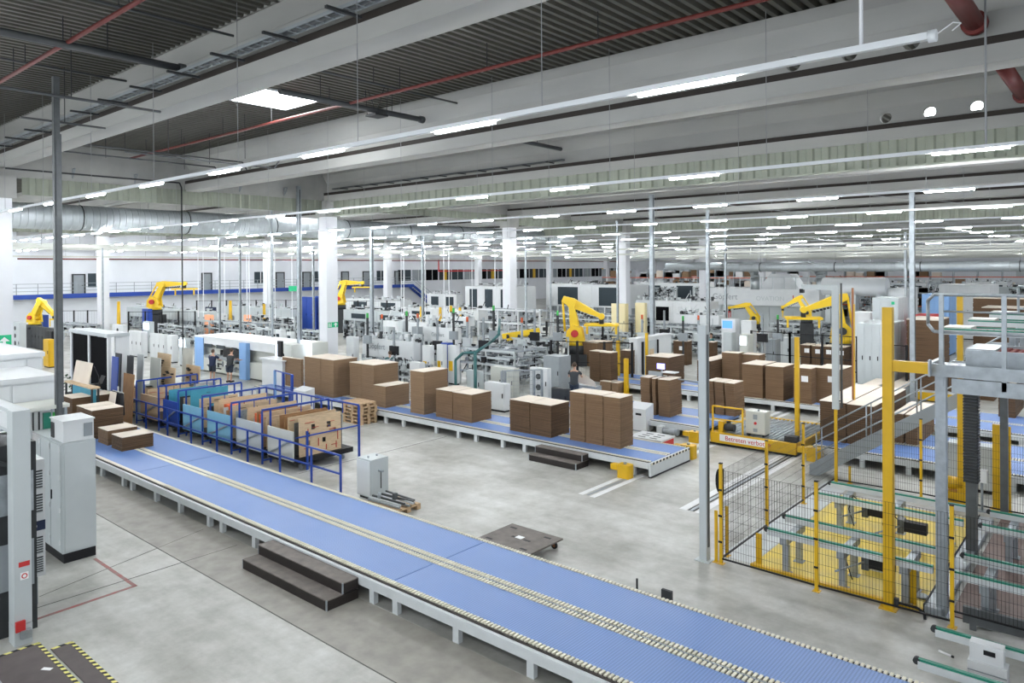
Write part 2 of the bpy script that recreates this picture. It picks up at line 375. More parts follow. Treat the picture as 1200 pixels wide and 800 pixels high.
# walls
struct('wall_left', MB().box(-92.4, -92, -16, 155, 0, 12), 'wall')
struct('wall_back', MB().box(-92, 15, 150, 150.4, 0, 12), 'wall')
dn = 1
for px in (92, 242, 328, 359, 404, 429, 466):
    q = PX(px, 330, -92); y = q.y
    d = struct('door_%d' % dn, MB().box(-92.02, -91.9, y-.55, y+.55, 3.62, 5.8), 'mgrey'); dn += 1
    f = MB(); f.box(-92, -91.86, y-.7, y-.55, 3.6, 5.95); f.box(-92, -91.86, y+.55, y+.7, 3.6, 5.95); f.box(-92, -91.86, y-.7, y+.7, 5.8, 5.95); f.build('door_frame', 'dgrey', d)
    MB().box(-91.9, -91.84, y+.3, y+.45, 4.6, 4.66).build('door_handle', 'black', d)
for i, (px, w_) in enumerate(((113, .9), (305, .9), (374, 1.3), (446, .8))):
    y = PX(px, 325, -92).y
    s = struct('window_%d' % (10+i), MB().box(-92.0, -91.9, y-w_, y+w_, 4.4, 6.0), 'window'); MB().box(-91.91, -91.87, y-.05, y+.05, 4.4, 6.0).build('window_frame', 'paper', s)
# dark window band of the office block further along the wall
for i in range(22):
    y = 78+3.1*i
    s = struct('window_%d' % (20+i), MB().box(-92, -91.9, y, y+2.7, 4.3, 6.1), ['window', 'mgrey', 'glass', 'dgrey'][i % 4])
    if i % 4 == 3: MB().box(-91.92, -91.86, y+.9, y+1.7, 4.3, 6.1).build('window_frame', 'yellow', s)
    else: MB().box(-91.92, -91.86, y+1.3, y+1.4, 4.3, 6.1).build('window_frame', 'lgrey', s)
# blue edged gallery on the left wall
g = thing('wall_gallery', 'blue edged walkway with grey railing along the long white wall', 'walkway', (-91, 40, 3.3))
Yg0, Yg1 = 8, PX(482, 335, -91).y
MB().box(-92, -90.5, Yg0, Yg1, 3.3, 3.55).build('deck', 'white', g)
MB().box(-90.5, -90.42, Yg0, Yg1, 3.25, 3.75).build('fascia_board', 'blue', g)
b = MB(); y = Yg0
while y < Yg1: b.bar((-90.5, y, 3.6), (-90.5, y, 4.9), .06); y += 2
for z in (4.1, 4.5, 4.9): b.bar((-90.5, Yg0, z), (-90.5, Yg1, z), .05)
b.build('railing', 'mgrey', g)
b = MB(); y1 = Yg1; y2 = PX(512, 352, -91).y
for dy in (0,):
    b.poly([(-90.6, y1, 3.75), (-90.6, y2, 0), (-90.6, y2-1, 0), (-90.6, y1, 3.3)], (.1, 0, 0)); b.poly([(-91.9, y1, 3.75), (-91.9, y2, 0), (-91.9, y2-1, 0), (-91.9, y1, 3.3)], (.1, 0, 0))
b.build('stair_stringer', 'blue', g)
for i in range(14):
    t = i/14; MB().box(-91.9, -90.6, y1+(y2-y1)*t, y1+(y2-y1)*t+.3, 3.5*(1-t), 3.5*(1-t)+.05).build('tread', 'galv', g)
b = MB(); b.bar((-90.6, y1, 4.9), (-90.6, y2, 1.1), .06); b.bar((-90.6, y1, 4.4), (-90.6, y2, .6), .05); b.build('stair_rail', 'mgrey', g)
# ================================================================= ROOF SERVICES
def pipe(name, label, pts, r, m, cat='pipe', n=8, hang=None, group=None, flange=None):
    t = thing(name, label, cat, pts[0], group)
    MB().path(pts, r, n).build('pipe_run', m, t)
    if hang:
        a, b_ = Vector(pts[0]), Vector(pts[-1]); N = hang
        for i in range(N):
            q = a+(b_-a)*((i+.5)/N); h = MB(); h.tube(q, (q.x, q.y, DZ), .012, 5); h.build('hanger', 'dgrey', t)
    for q in (flange or []): MB().tube((q[0][0], q[0][1], q[0][2]), q[1], r*1.35, n).build('end_collar', m, t)
    return t
pipe('roof_pipe', 'thick dark roof pipe crossing the nearest bay, upper left corner', [(-17.75, 1.2, 11.25), (-17.75, 8.3, 11.25)], .09, 'pipe', hang=2, flange=[((-17.75, 8.15, 11.25), (-17.75, 8.3, 11.25))])
pipe('roof_pipe', 'thick dark roof pipe running past the bright skylight to a round end cap', [(-18.0, 11.05, 11.25), (-18.0, 16.4, 11.25)], .09, 'pipe', hang=2, flange=[((-18, 16.25, 11.25), (-18, 16.4, 11.25))])
pipe('roof_pipe', 'short dark roof pipe in the third bay behind the hall lamp row', [(-18.2, 18, 11.25), (-18.2, 24.3, 11.25)], .08, 'pipe', hang=2)
pipe('sprinkler_pipe', 'dull red sprinkler pipe under the nearest roof bay, upper left', [(-34, 5.7, 11.3), (-2, 5.7, 11.3)], .05, 'redpipe', hang=9)
pipe('sprinkler_pipe', 'long thin red sprinkler pipe under the roof beside the skylight', [(-34, 13.4, 11.3), (6, 13.4, 11.3)], .05, 'redpipe', hang=12)
pipe('drain_pipe', 'thick dark red pipe entering a beam at the top right', [(-2.35, 12, 10.95), (-2.35, 16.6, 10.95)], .17, 'redpipe', n=14, flange=[((-2.35, 16.3, 10.95), (-2.35, 16.5, 10.95))])
pipe('drain_pipe', 'thick dark red pipe at the right edge between the second and third beams', [(-2.35, 20.2, 10.95), (-2.35, 24.3, 10.95)], .17, 'redpipe', n=14, flange=[((-2.35, 24.1, 10.95), (-2.35, 24.3, 10.95))])
pipe('conduit', 'thin dark conduit stub below the thick roof pipe, left of the tall post', [(-18.9, 4.1, 10.35), (-18.9, 8.2, 10.35)], .035, 'pipe', hang=1)
pipe('conduit', 'thin dark conduit running right from the tall left post to the beam', [(-22.5, 6.1, 10.4), (-22.5, 8.2, 10.4)], .03, 'pipe', hang=1)
pipe('conduit', 'thin dark conduit loop hanging beside the girder, left', [(-24.5, 9.5, 10.1), (-24.5, 14.8, 10.1), (-24.5, 15.0, 10.4)], .03, 'pipe', hang=2)
pipe('conduit', 'thin dark conduit crossing in front of the corrugated girder strip', [(-34.9, 8.9, 10.5), (-34.9, 16, 10.5), (-34.9, 16.1, 10.3), (-34.9, 16.1, 0)], .035, 'dgrey')
pipe('conduit', 'thin dark conduit crossing the nearest roof bay above the red pipe', [(-21.0, 3.4, 11.5), (-21.0, 8.2, 11.5)], .03, 'pipe', hang=1)
pipe('conduit', 'thin dark conduit crossing the nearest roof bay at the top edge', [(-15.2, 3.4, 11.5), (-15.2, 8.2, 11.5)], .03, 'pipe', hang=1)
pipe('conduit', 'thin dark conduit crossing the second roof bay right of the skylight', [(-16.2, 9.6, 11.5), (-16.2, 16.2, 11.5)], .03, 'pipe', hang=1)
pipe('conduit', 'double bent conduit below the second roof bay, left of the skylight', [(-29, 9.6, 10.9), (-29, 16.0, 10.9), (-29, 16.2, 10.6)], .03, 'pipe', hang=2)
pipe('conduit', 'lower bent conduit below the second roof bay beside the girder', [(-30.6, 9.6, 10.8), (-30.6, 15.6, 10.8), (-30.6, 15.8, 10.5)], .03, 'pipe', hang=2)
t = thing('pipe_bracket', 'small dark bracket with chains holding the thick roof pipe beside the skylight', 'bracket', (-18, 14.4, 11.1)); MB().box(-18.25, -17.75, 14.2, 14.7, 11.06, 11.12).build('saddle', 'dgrey', t)
for dx in (-.22, .22):
    for dy in (-.2, .2): MB().tube((-18+dx, 14.45+dy, 11.1), (-18+dx*2.2, 14.45+dy*.3, 11.95), .012, 5).build('chain', 'dgrey', t)
# cable tray on the first beam
t = thing('cable_tray', 'grey wire cable tray on brackets along the nearest white beam', 'cable tray', (-20, 8.1, 10.9))
b = MB()
for y in (7.95, 8.2): b.box(-35, 6, y-.012, y+.012, 11.0, 11.07)
for i in range(130): b.box(-35+i*.31, -34.97+i*.31, 7.95, 8.2, 11.0, 11.02)
b.build('tray_mesh', 'mgrey', t, stuff=True)
MB().tube((-35, 8.08, 11.05), (6, 8.08, 11.05), .05, 6).build('cable_bundle', 'galvd', t)
for i in range(17): MB().box(-34+2.1*i, -33.93+2.1*i, 7.6, 8.37, 10.93, 10.98).build('bracket', 'dgrey', t)
t = thing('cable_tray', 'narrow grey cable tray with pegs along the third white beam', 'cable tray', (-20, 24.2, 10.8))
b = MB(); b.box(-34, -18, 24.1, 24.3, 10.75, 10.8); b.build('tray_mesh', 'galvd', t)
for i in range(12): MB().box(-33+1.3*i, -32.95+1.3*i, 23.9, 24.42, 10.7, 10.74).build('bracket', 'dgrey', t)
# lamps
RY = [-8.2, -.1, 7.85, 15.85, 23.85, 31.9, 40, 48.1, 56.2, 64.2, 72.3, 80.4, 92.5, 104.6, 120.7, 136]
ORD = ['a row behind the camera', 'a row overhead behind the camera', 'the nearest lamp row', 'the second lamp row', 'the third lamp row', 'the fourth lamp row', 'the fifth lamp row', 'the sixth lamp row', 'the seventh lamp row', 'the eighth lamp row', 'the ninth lamp row', 'the tenth lamp row', 'the eleventh lamp row', 'the twelfth lamp row', 'the thirteenth lamp row', 'the farthest lamp row']
NUM = ['rightmost', 'second from the right', 'third from the right', 'fourth from the right', 'fifth from the right', 'sixth from the right', 'seventh from the right', 'eighth from the right']
_o = 'ninth tenth eleventh twelfth thirteenth fourteenth fifteenth sixteenth seventeenth eighteenth nineteenth twentieth'.split()
NUM += [a+' from the right' for a in _o]+['twenty-'+a+' from the right' for a in 'first second third fourth fifth sixth seventh eighth ninth'.split()]+['thirtieth from the right']+['thirty-'+a+' from the right' for a in 'first second third fourth fifth sixth'.split()]
tb = MB(); tb.poly([(-.62, -.03, .028), (-.62, -.022, -.012), (-.62, .022, -.012), (-.62, .03, .028)], (1.24, 0, 0))
TUBE = tb.mesh('lamp_tube', 'tube'); cnt = 0
LZ = 8.42
REST = []
for ri, Y in enumerate(RY):
    x0, x1 = (-91, -1.5) if ri == 2 else (-91, 9)
    t = thing('lamp_trunking', 'white hanging trunking that carries ' + ORD[ri], 'light rail', (x0, Y, LZ))
    MB().box(x0, x1, Y-.035, Y+.035, LZ+.03, LZ+.10).build('rail', 'trunk', t)
    if ri == 2:
        MB().tube((x1, Y, LZ+.06), (x1+.07, Y, LZ+.06), .06, 10).build('end_cap', 'trunk', t)
        MB().path([(x1+.07, Y, LZ+.07), (x1+.2, Y+.03, LZ+.16), (x1+.27, Y, LZ+.13), (x1+.2, Y-.02, LZ+.07)], .006, 5).build('wire_loop', 'wirew', t)
    if ri < 8:
        for i in range(10):
            hx = -2.1-4.1*i
            MB().tube((hx, Y, LZ+.1), (hx, Y, DZ), .02 if (i == 0 and ri < 4) else .007, 5).build('suspension_wire', 'wirew' if i == 0 and ri < 3 else 'wire', t)
    k = 0
    xs = []
    x = -4.05+(.35 if ri == 3 else 0)
    if ri < 2: x = 4
    if ri > 3: x += 3.65
    while x > -90:
        xs.append(x)
        x -= (3.65 if x > -34 else 2.6)*(1 if ri < 8 else 2)
    if ri == 3: xs = [-2.35]+[v-.6 for v in xs[1:]]
    for k, x in enumerate(xs):
        if cnt >= 300:
            REST.append((x, Y)); continue
        o = bpy.data.objects.new('tube_light', TUBE); C.objects.link(o); o.location = (x, Y, LZ); cnt += 1
        tag(o, 'lit tube lamp, %s on %s' % (NUM[k], ORD[ri]), 'lamp', 'tube lamps under the roof')
rb = MB()
for x, y in REST:
    if abs(x+68.9) < 1.2 or abs(x+35.4) < 1.2: continue
    rb.poly([(x-.62, y-.03, LZ+.028), (x-.62, y-.022, LZ-.012), (x-.62, y+.022, LZ-.012), (x-.62, y+.03, LZ+.028)], (1.24, 0, 0))
if REST: o = rb.build('tube_lights', 'tube'); o['kind'] = 'stuff'; tag(o, 'lit tube lamps on the farthest rows at the end of the hall', 'lamp')
# ventilation ducts
def duct(label, p, q, r, ring=1.1, m='duct', extra=None):
    t = thing('air_duct', label, 'duct', p); p = Vector(p); q = Vector(q)
    MB().path([p, q], r, 24).build('duct_tube', m, t); b = MB(); L = (q-p).length; d = (q-p).normalized(); s = ring
    while s < L: b.tube(p+d*s, p+d*(s+.05), r*1.015, 24); s += ring
    b.build('seam_rings', m, t, stuff=True)
    for i in range(int(L//6)):
        c = p+d*(3+6*i); MB().tube(c+Vector((0, 0, r)), (c.x, c.y, DZ), .015, 5).build('hanger', 'wire', t)
        hb = MB(); 
        for a in range(12):
            t0, t1 = 2*math.pi*a/12, 2*math.pi*(a+1)/12; u = d.cross(Vector((0, 0, 1)))
            hb.bar(c+(u*math.cos(t0)+Vector((0, 0, 1))*math.sin(t0))*r*1.03, c+(u*math.cos(t1)+Vector((0, 0, 1))*math.sin(t1))*r*1.03, .05)
        hb.build('strap', 'dgrey', t)
    return t
duct('big silver spiral duct crossing below the roof on the left, behind the near girder', (-45, 6, 9.27), (-45, 62, 9.27), .7, .35)
t = duct('long silver pipe duct above the white line on the right', (-27, 60, 6.2), (12, 60, 6.2), .36, 1.2)
for px in (885, 962):
    X = PY(px, 318, 64.5).x; b = MB(); pts = [(X-8, 62, 6.35)]
    for i in range(7):
        a = i/6*math.pi/2; pts.append((X-1.1+1.1*math.sin(a), 64.5, 5.25+1.1*math.cos(a)))
    pts.append((X, 64.5, 4.2)); pts[0] = (X-9, 64.5, 6.35); b.path(pts, .38, 14); b.build('elbow', 'duct', t)
pd = PD(450, 70)
# overhead cable ladder lines in the left bay
for X, z, lab in ((-60, 7.85, 'pale ladder tray hanging across the left bay, in front of the white wall'), (-63, 7.35, 'thin pale service rail hanging lower across the left bay'), (-48, 7.7, 'pale service rail with hanging cable pipes over the machine lines')):
    t = thing('service_tray', lab, 'cable tray', (X, 30, z)); b = MB(); hh = .45 if X == -60 else .12
    for dx in (-.25, .25): b.box(X+dx-.03, X+dx+.03, 6, 120, z, z+hh)
    b.build('side_rail', 'cream', t); b = MB(); y = 6.
    while y < 118: b.box(X-.25, X+.25, y, y+.1, z+.02, z+hh*.8+.05); y += 1.3
    b.build('rungs', 'white', t, stuff=True)
    for i in range(18):
        y = 8+6*i; MB().tube((X, y, z+.1), (X, y, DZ), .012, 5).build('hanger', 'wire', t)
# long rails with red pipe
pipe('sprinkler_pipe', 'thin red water pipe below the roof of the left bay', [(-75, 20, 7.4), (-75, 120, 7.4)], .07, 'redpipe', hang=8)
q = PX(514, 306, -80); pipe('sprinkler_pipe', 'bent red water pipe against the white wall, left of the middle', [(-80, q.y, 7.6), (-80, q.y, 5.9), (-80, q.y+16, 5.9)], .09, 'red', hang=3)
# posts from floor to roof
def post(px, D, wd, top, label, m='galv', y=None, cat='post', square=True):
    p_ = PD(px, D); t = thing('floor_post', label, cat, (p_.x, p_.y, 0)); b = MB()
    b.box(p_.x-wd/2, p_.x+wd/2, p_.y-wd/2, p_.y+wd/2, .02, top); b.build('shaft', m, t)
    MB().box(p_.x-wd, p_.x+wd, p_.y-wd, p_.y+wd, 0, .02).build('foot_plate', m, t)
    if wd > .1:
        MB().box(p_.x+wd/2, p_.x+wd/2+.02, p_.y-.03, p_.y+.03, .3, top-.2).build('cable_channel', 'galvd', t)
    return t
post(67, 17.2, .13, 10.9, 'tall dark grey steel post at the left, beside the white housings', 'galvd')
post(71.5, 17.5, .05, 9.6, 'thin grey conduit running up right beside the tall dark left post', 'galvd')
post(824, 15.55, .165, 5.05, 'pale grey slender post standing alone on the open floor', 'lgrey')
for px, D, wd, top, lab in ((350.5, 40, .2, 10.9, 'grey steel post from floor to roof left of the white column'), (318.5, 44, .1, 10.5, 'thin grey post left of the two tall middle posts'), (374, 46, .08, 10.7, 'thin grey pipe between the steel post and the white column'),
    (435.5, 52, .22, 9.2, 'grey post right of the white column with exit sign'), (257, 52, .12, 8.6, 'thin grey post near the middle of the left wall'), (281, 56, .14, 8.4, 'thin grey post in front of the second wall door'), (120, 50, .1, 8, 'grey post beside the far left column'), (367, 60, .15, 8.2, 'thin grey post behind the white column, left side'),
    (495, 58, .16, 9, 'thin grey post in front of the sloping stair'), (764, 43, .22, 10.6, 'tall grey post between the middle column and the white cabin'), (723.5, 50, .12, 9.5, 'thin grey post just left of the middle column'), (829.5, 50, .2, 10.2, 'tall grey post rising left of the white printing line'), (850, 60, .16, 9.2, 'thin tall post in front of the white printing line'),
    (1069, 33, .2, 9.6, 'tall pipe-like post behind the big grey enclosure'), (1061, 50, .14, 8.6, 'thin post left of the tall pipe-like post'), (645, 55, .1, 8.5, 'thin grey post right of the middle white column'), (616, 50, .1, 8.4, 'thin grey post beside the second white column')):
    post(px, D, wd, top, lab)
# white dropper tubes in the left bay
for i, (px, D) in enumerate(((232, 60), (238, 60), (263, 62), (289, 58), (292, 58), (315, 55), (322, 55), (342, 57), (351, 57), (470, 60), (473, 60), (498, 60), (520, 58), (526, 58), (553, 62), (580, 60), (604, 60))):
    q = PD(px, D); t = thing('dropper_tube', 'thin white cable tube hanging over the machine lines, '+('leftmost' if i == 0 else NUM[i].replace('right', 'left')), 'cable tube', (q.x, q.y, 2.6), 'white dropper tubes over the machine lines')
    MB().tube((q.x, q.y, 2.4), (q.x, q.y, 7.8), .03, 5).build('tube_run', 'wirew', t); MB().box(q.x-.05, q.x+.05, q.y-.05, q.y+.05, 2.3, 2.4).build('plug', 'mgrey', t); MB().tube((q.x, q.y, 7.8), (q.x, q.y, DZ), .012, 5).build('hanger', 'wire', t)
# ================================================================= FOREGROUND CONVEYOR
def conveyor(label, X0, X1, Y0, Y1, joints, legs, z=.45, teeth=True, tx=None, group=None, far=False):
    """double belt conveyor with cream comb edges; X0 < X1, Y0 near side"""
    t = thing('belt_conveyor', label, 'conveyor', (X0, Y0, 0), group)
    for (a, b_) in ((Y0, Y0+.07), (Y1-.07, Y1)):
        MB().box(X0, X1, a, b_, z-.19, z-.015).build('side_rail', 'frame', t)
    MB().box(X0, X1, Y0+.07, Y0+.12, z-.03, z).build('edge_lip', 'brownstrip', t)
    ym = (Y0+Y1)/2; js = [X0]+sorted(joints)+[X1]
    for a, b_ in zip(js, js[1:]):
        for (c, d) in ((Y0+.24, ym-.15), (ym+.15, Y1-.12)):
            MB().box(a+.012, b_-.012, c, d, z-.1, z).build('belt', 'belt', t)
    MB().box(X0, X1, ym-.15, ym+.15, z-.12, z-.02).build('centre_channel', 'brownstrip', t)
    MB().box(X0, X1, ym-.012, ym+.012, z-.02, z+.012).build('centre_rail', 'galv', t)
    ta = X0 if tx is None else tx
    for nm, (c, d) in zip(('near_comb', 'centre_comb', 'centre_comb', 'far_comb'), ((Y0+.13, Y0+.24), (ym-.15, ym-.03), (ym+.03, ym+.15), (Y1-.12, Y1-.03))):
        b = MB()
        if ta > X0: b.box(X0, ta, c, d, z-.01, z+.006)
        x = ta
        while x < X1-.04: b.box(x, x+.045, c, d, z-.01, z+.016); x += .078
        b.build(nm, 'teeth', t, stuff=True)
        MB().box(X0, X1, c, d, z-.05, z-.01).build('comb_base', 'brownstrip', t)
    MB().box(X0, X1, Y0+.14, Y1-.14, z-.16, z-.12).build('under_tray', 'black', t)
    for x in legs:
        b = MB(); b.box(x-.07, x+.07, Y0+.02, Y0+.12, 0, z-.19); b.build('leg', 'frame', t)
        b = MB(); b.box(x-.07, x+.07, Y1-.12, Y1-.02, 0, z-.19); b.build('leg', 'frame', t)
    for x in legs[::2]:
        MB().box(x-.04, x+.04, Y0+.12, Y1-.12, z-.28, z-.2).build('cross_member', 'mgrey', t)
    return t
LX = []
for px in (119.7, 125, 146, 157.5, 182, 213, 246, 263, 298, 461, 466): pass
legs = [PY(px, 700, 8.62).x for px in (122, 147, 157, 185, 213, 247, 262, 300)]+[-11.9]+[PY(px, 700, 8.62).x for px in (438, 465, 536, 623)]+[-6.2, -5.2, -3.9, -2.6, -1.3]
legs += [legs[0]-1.7*i for i in range(1, 9)]
conveyor('long blue double belt conveyor running diagonally through the foreground', -40, 1.5, 8.55, 11.42, [-22, -10.57, -33], sorted(legs), tx=-20)
conveyor('blue double belt conveyor behind the open floor, loaded with cardboard stacks', -33.6, -11.05, 19.0, 21.5, [-16.6, -23.4, -30], [-33.3, -32.5, -29.5, -27, -25.0, -24.4, -23.3, -22.2, -20.3, -19.1, -18.2, -16.9, -15.9, -14.2, -11.6])
tc = bpy.data.objects[-1] if False else None
t = thing('end_stop_plate', 'pale end plate with black and yellow warning edge on the stack conveyor', 'end plate', (-11, 20, 0))
MB().box(-11.04, -10.98, 19.0, 21.5, .04, .45).build('plate', 'frame', t); MB().box(-11.06, -10.97, 19.0, 21.5, 0.01, .05).build('rubber_lip', 'black', t)
b = MB(); c = MB()
for i in range(24): (b if i % 2 else c).box(-10.98, -10.972, 19.02+i*.103, 19.02+i*.103+.103, .38, .44)
b.build('warning_edge', 'black', t); c.build('warning_edge', 'teeth', t)
def sensor_block(label, x, y, z0=0, s=1, cat='guard block'):
    t = thing('guard_block', label, cat, (x, y, z0)); b = MB()
    n = 10; pts = []
    w_, d = .42*s, .34*s
    for cx, cy, a0 in ((x+w_/2-.08, y-d/2+.08, -90), (x+w_/2-.08, y+d/2-.08, 0), (x-w_/2+.08, y+d/2-.08, 90), (x-w_/2+.08, y-d/2+.08, 180)):
        for i in range(4):
            a = math.radians(a0+30*i); pts.append((cx+.08*math.cos(a), cy+.08*math.sin(a), z0))
    b.poly(pts, (0, 0, .40*s)); b.build('housing', 'yellow', t)
    MB().box(x-w_/2-.25*s, x-w_/2, y-.1*s, y+.1*s, z0+.2*s, z0+.36*s).build('bracket', 'yellow', t); MB().tube((x, y, z0+.4*s), (x, y, z0+.46*s), .05*s, 8).build('cap', 'galv', t)
    return t
sensor_block('yellow guard block at the front corner of the stack conveyor end', -11.62, 18.62)
sensor_block('yellow guard post at the back corner of the stack conveyor end', -11.2, 21.85, 0, 1.1)
# dark steps
def steps(label, X0, X1, Y1, deep=.36, h=.2):
    t = thing('step_block', label, 'steps', (X0, Y1-2*deep, 0))
    for i in range(2):
        y0 = Y1-deep*(2-i); b = MB(); b.box(X0, X1, y0, y0+.02, 0.0 if i == 0 else h, h*(i+1)-.02); b.box(X0, X0+.02, y0+.02, Y1, h*i, h*(i+1)-.02); b.box(X1-.02, X1, y0+.02, Y1, h*i, h*(i+1)-.02)
        b.build('riser', 'dark_ply', t)
        MB().box(X0, X1, y0, y0+deep+(.0 if i else 0), h*(i+1)-.02, h*(i+1)).build('tread', 'step_top', t)
        e = MB(); e.box(X1-.025, X1+.004, y0-.004, y0+.02, h*i, h*(i+1)); e.box(X0-.004, X0+.02, y0-.004, y0+.02, h*i, h*(i+1)); e.build('corner_trim', 'galv', t)
    return t
steps('long dark two-tread step block standing before the foreground conveyor', -14.3, -11.3, 8.54)
steps('short dark two-tread step block before the stack conveyor', -15.1, -13.2, 18.97, .34)
# ================================================================= CARDBOARD STACKS
def pile(label, X0, X1, Y0, Y1, z0, z1, side='kraft', layer=.06, jit=.006, group=None, sticker=False, wavy=0, wide_g=0):
    t = thing('cardboard_stack', label, 'cardboard', (X0, Y0, z0), group); b = MB(); z = z0; i = 0
    h = z1-z0; n = max(3, int(h/layer)); dz = h/n; g = dz*.10
    ox = oy = 0
    for i in range(n):
        ox = random.uniform(-jit, jit)+wavy*math.sin(i*.35); oy = random.uniform(-jit, jit)+wavy*math.cos(i*.3)
        if i: b.box(X0+.02, X1-.02, Y0+.02, Y1-.02, z-g, z+g)
        b.box(X0+ox, X1+ox, Y0+oy, Y1+oy, z+g*(i > 0), z+dz-g); z += dz
    b.build('sheets', side, t, stuff=True)
    MB().box(X0+ox-.003, X1+ox+.003, Y0+oy-.003, Y1+oy+.003, z1-g, z1+.012).build('lit_top_sheet', 'ktop', t)  # pale colour stands for roof light falling on the brown kraft top
    if sticker:
        xm = X0+(X1-X0)*.45; MB().box(xm, xm+.28, Y0-.025, Y0-.016, z0+h*.62, z0+h*.62+.25).build('paper_label', 'paper', t)
    return t
def piles(label, args, z0=.45, splits=(), side='kraft', names=('left', 'middle', 'right'), gap=.03, **k):
    X0, X1, Y0, Y1, a, b_ = cbox(*args, z0)
    xs = [X0]+[PY(px, args[1], Y0).x for px in splits]+[X1]; n = len(xs)-1
    for i in range(n):
        nm = label if n == 1 else label+', '+({2: ('left half', 'right half'), 3: ('left pile', 'middle pile', 'right pile')}.get(n) or ['leftmost pile', 'second pile', 'third pile', 'fourth pile', 'fifth pile'][:n])[i]
        pile(nm, xs[i]+(gap/2 if i else 0), xs[i+1]-(gap/2 if i < n-1 else 0), Y0, Y1, a, b_-(.0 if i == 0 else random.uniform(0, .02)), side, group=None if n == 1 else label, **k)
    return X0, X1, Y0, Y1
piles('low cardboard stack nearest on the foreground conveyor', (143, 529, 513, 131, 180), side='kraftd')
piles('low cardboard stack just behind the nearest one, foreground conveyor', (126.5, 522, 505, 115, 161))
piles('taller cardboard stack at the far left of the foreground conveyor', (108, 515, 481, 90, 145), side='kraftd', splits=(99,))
pile('flat cardboard stack lying behind the cabinet at the far left', -29.6, -28.6, 9.3, 10.9, .45, 1.05)
pile('cardboard stack under the laptop bench at the left', -30.8, -29.7, 9.6, 11.1, .45, 1.6, 'kraftd')
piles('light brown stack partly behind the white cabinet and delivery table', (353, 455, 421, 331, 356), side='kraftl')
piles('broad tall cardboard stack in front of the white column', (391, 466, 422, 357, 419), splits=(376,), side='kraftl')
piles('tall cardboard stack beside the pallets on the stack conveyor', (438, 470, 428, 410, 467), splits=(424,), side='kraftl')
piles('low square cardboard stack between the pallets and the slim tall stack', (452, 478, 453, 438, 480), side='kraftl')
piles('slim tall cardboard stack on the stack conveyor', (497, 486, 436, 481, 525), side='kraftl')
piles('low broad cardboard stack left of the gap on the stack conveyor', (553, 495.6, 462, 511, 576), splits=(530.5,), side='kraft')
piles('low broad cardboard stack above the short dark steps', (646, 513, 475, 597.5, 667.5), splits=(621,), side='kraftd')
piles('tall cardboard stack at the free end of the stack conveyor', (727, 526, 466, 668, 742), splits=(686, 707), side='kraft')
# behind: third conveyor group
conveyor('short blue double belt conveyor left of the yellow transfer car', -20, -11.9, 24.35, 27.6, [], [-19.5, -17.5, -16, -14.2, -12.3], far=True)
conveyor('blue double belt conveyor carrying the row of tall stacks behind the transfer car', -22, -8.2, 31.2, 34.4, [-14], [-20, -18, -16, -14, -12, -10, -8.6])
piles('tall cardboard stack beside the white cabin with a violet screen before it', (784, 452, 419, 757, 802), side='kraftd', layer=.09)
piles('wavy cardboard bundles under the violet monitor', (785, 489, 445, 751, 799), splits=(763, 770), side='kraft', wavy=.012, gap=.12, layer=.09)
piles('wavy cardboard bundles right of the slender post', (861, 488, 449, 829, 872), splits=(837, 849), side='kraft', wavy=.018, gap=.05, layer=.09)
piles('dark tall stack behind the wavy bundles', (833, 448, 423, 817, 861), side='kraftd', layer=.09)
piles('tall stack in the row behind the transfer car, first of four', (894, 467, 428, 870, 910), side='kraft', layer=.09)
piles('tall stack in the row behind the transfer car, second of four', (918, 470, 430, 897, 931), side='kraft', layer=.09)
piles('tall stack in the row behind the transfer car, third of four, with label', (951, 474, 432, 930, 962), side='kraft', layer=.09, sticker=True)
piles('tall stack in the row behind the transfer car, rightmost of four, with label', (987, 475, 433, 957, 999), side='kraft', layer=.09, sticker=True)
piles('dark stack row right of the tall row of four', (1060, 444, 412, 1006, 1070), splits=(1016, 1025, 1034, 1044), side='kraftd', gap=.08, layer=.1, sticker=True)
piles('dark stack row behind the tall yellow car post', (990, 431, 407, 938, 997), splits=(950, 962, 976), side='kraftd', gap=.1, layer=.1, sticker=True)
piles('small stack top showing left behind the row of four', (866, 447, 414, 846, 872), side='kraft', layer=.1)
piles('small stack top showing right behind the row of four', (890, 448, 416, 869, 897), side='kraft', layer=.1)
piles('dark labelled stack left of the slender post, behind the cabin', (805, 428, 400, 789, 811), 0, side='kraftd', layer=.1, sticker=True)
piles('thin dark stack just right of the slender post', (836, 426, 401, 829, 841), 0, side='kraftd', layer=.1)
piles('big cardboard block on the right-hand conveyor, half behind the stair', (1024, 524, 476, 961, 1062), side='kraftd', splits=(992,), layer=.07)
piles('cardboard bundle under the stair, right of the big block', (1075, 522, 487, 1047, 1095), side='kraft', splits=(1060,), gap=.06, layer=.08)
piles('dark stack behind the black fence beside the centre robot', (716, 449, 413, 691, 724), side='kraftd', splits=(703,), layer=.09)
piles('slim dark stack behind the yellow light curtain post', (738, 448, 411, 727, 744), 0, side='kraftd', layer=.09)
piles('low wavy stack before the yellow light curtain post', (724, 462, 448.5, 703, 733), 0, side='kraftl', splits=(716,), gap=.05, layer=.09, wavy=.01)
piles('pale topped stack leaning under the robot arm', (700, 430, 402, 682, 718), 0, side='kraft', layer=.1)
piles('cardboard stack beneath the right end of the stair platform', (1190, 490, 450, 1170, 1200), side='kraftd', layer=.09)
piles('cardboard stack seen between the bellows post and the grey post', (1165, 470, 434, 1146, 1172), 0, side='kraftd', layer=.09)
piles('shallow cardboard load high under the platform', (1128, 470, 443, 1112, 1136), 0, side='kraftd', layer=.09)
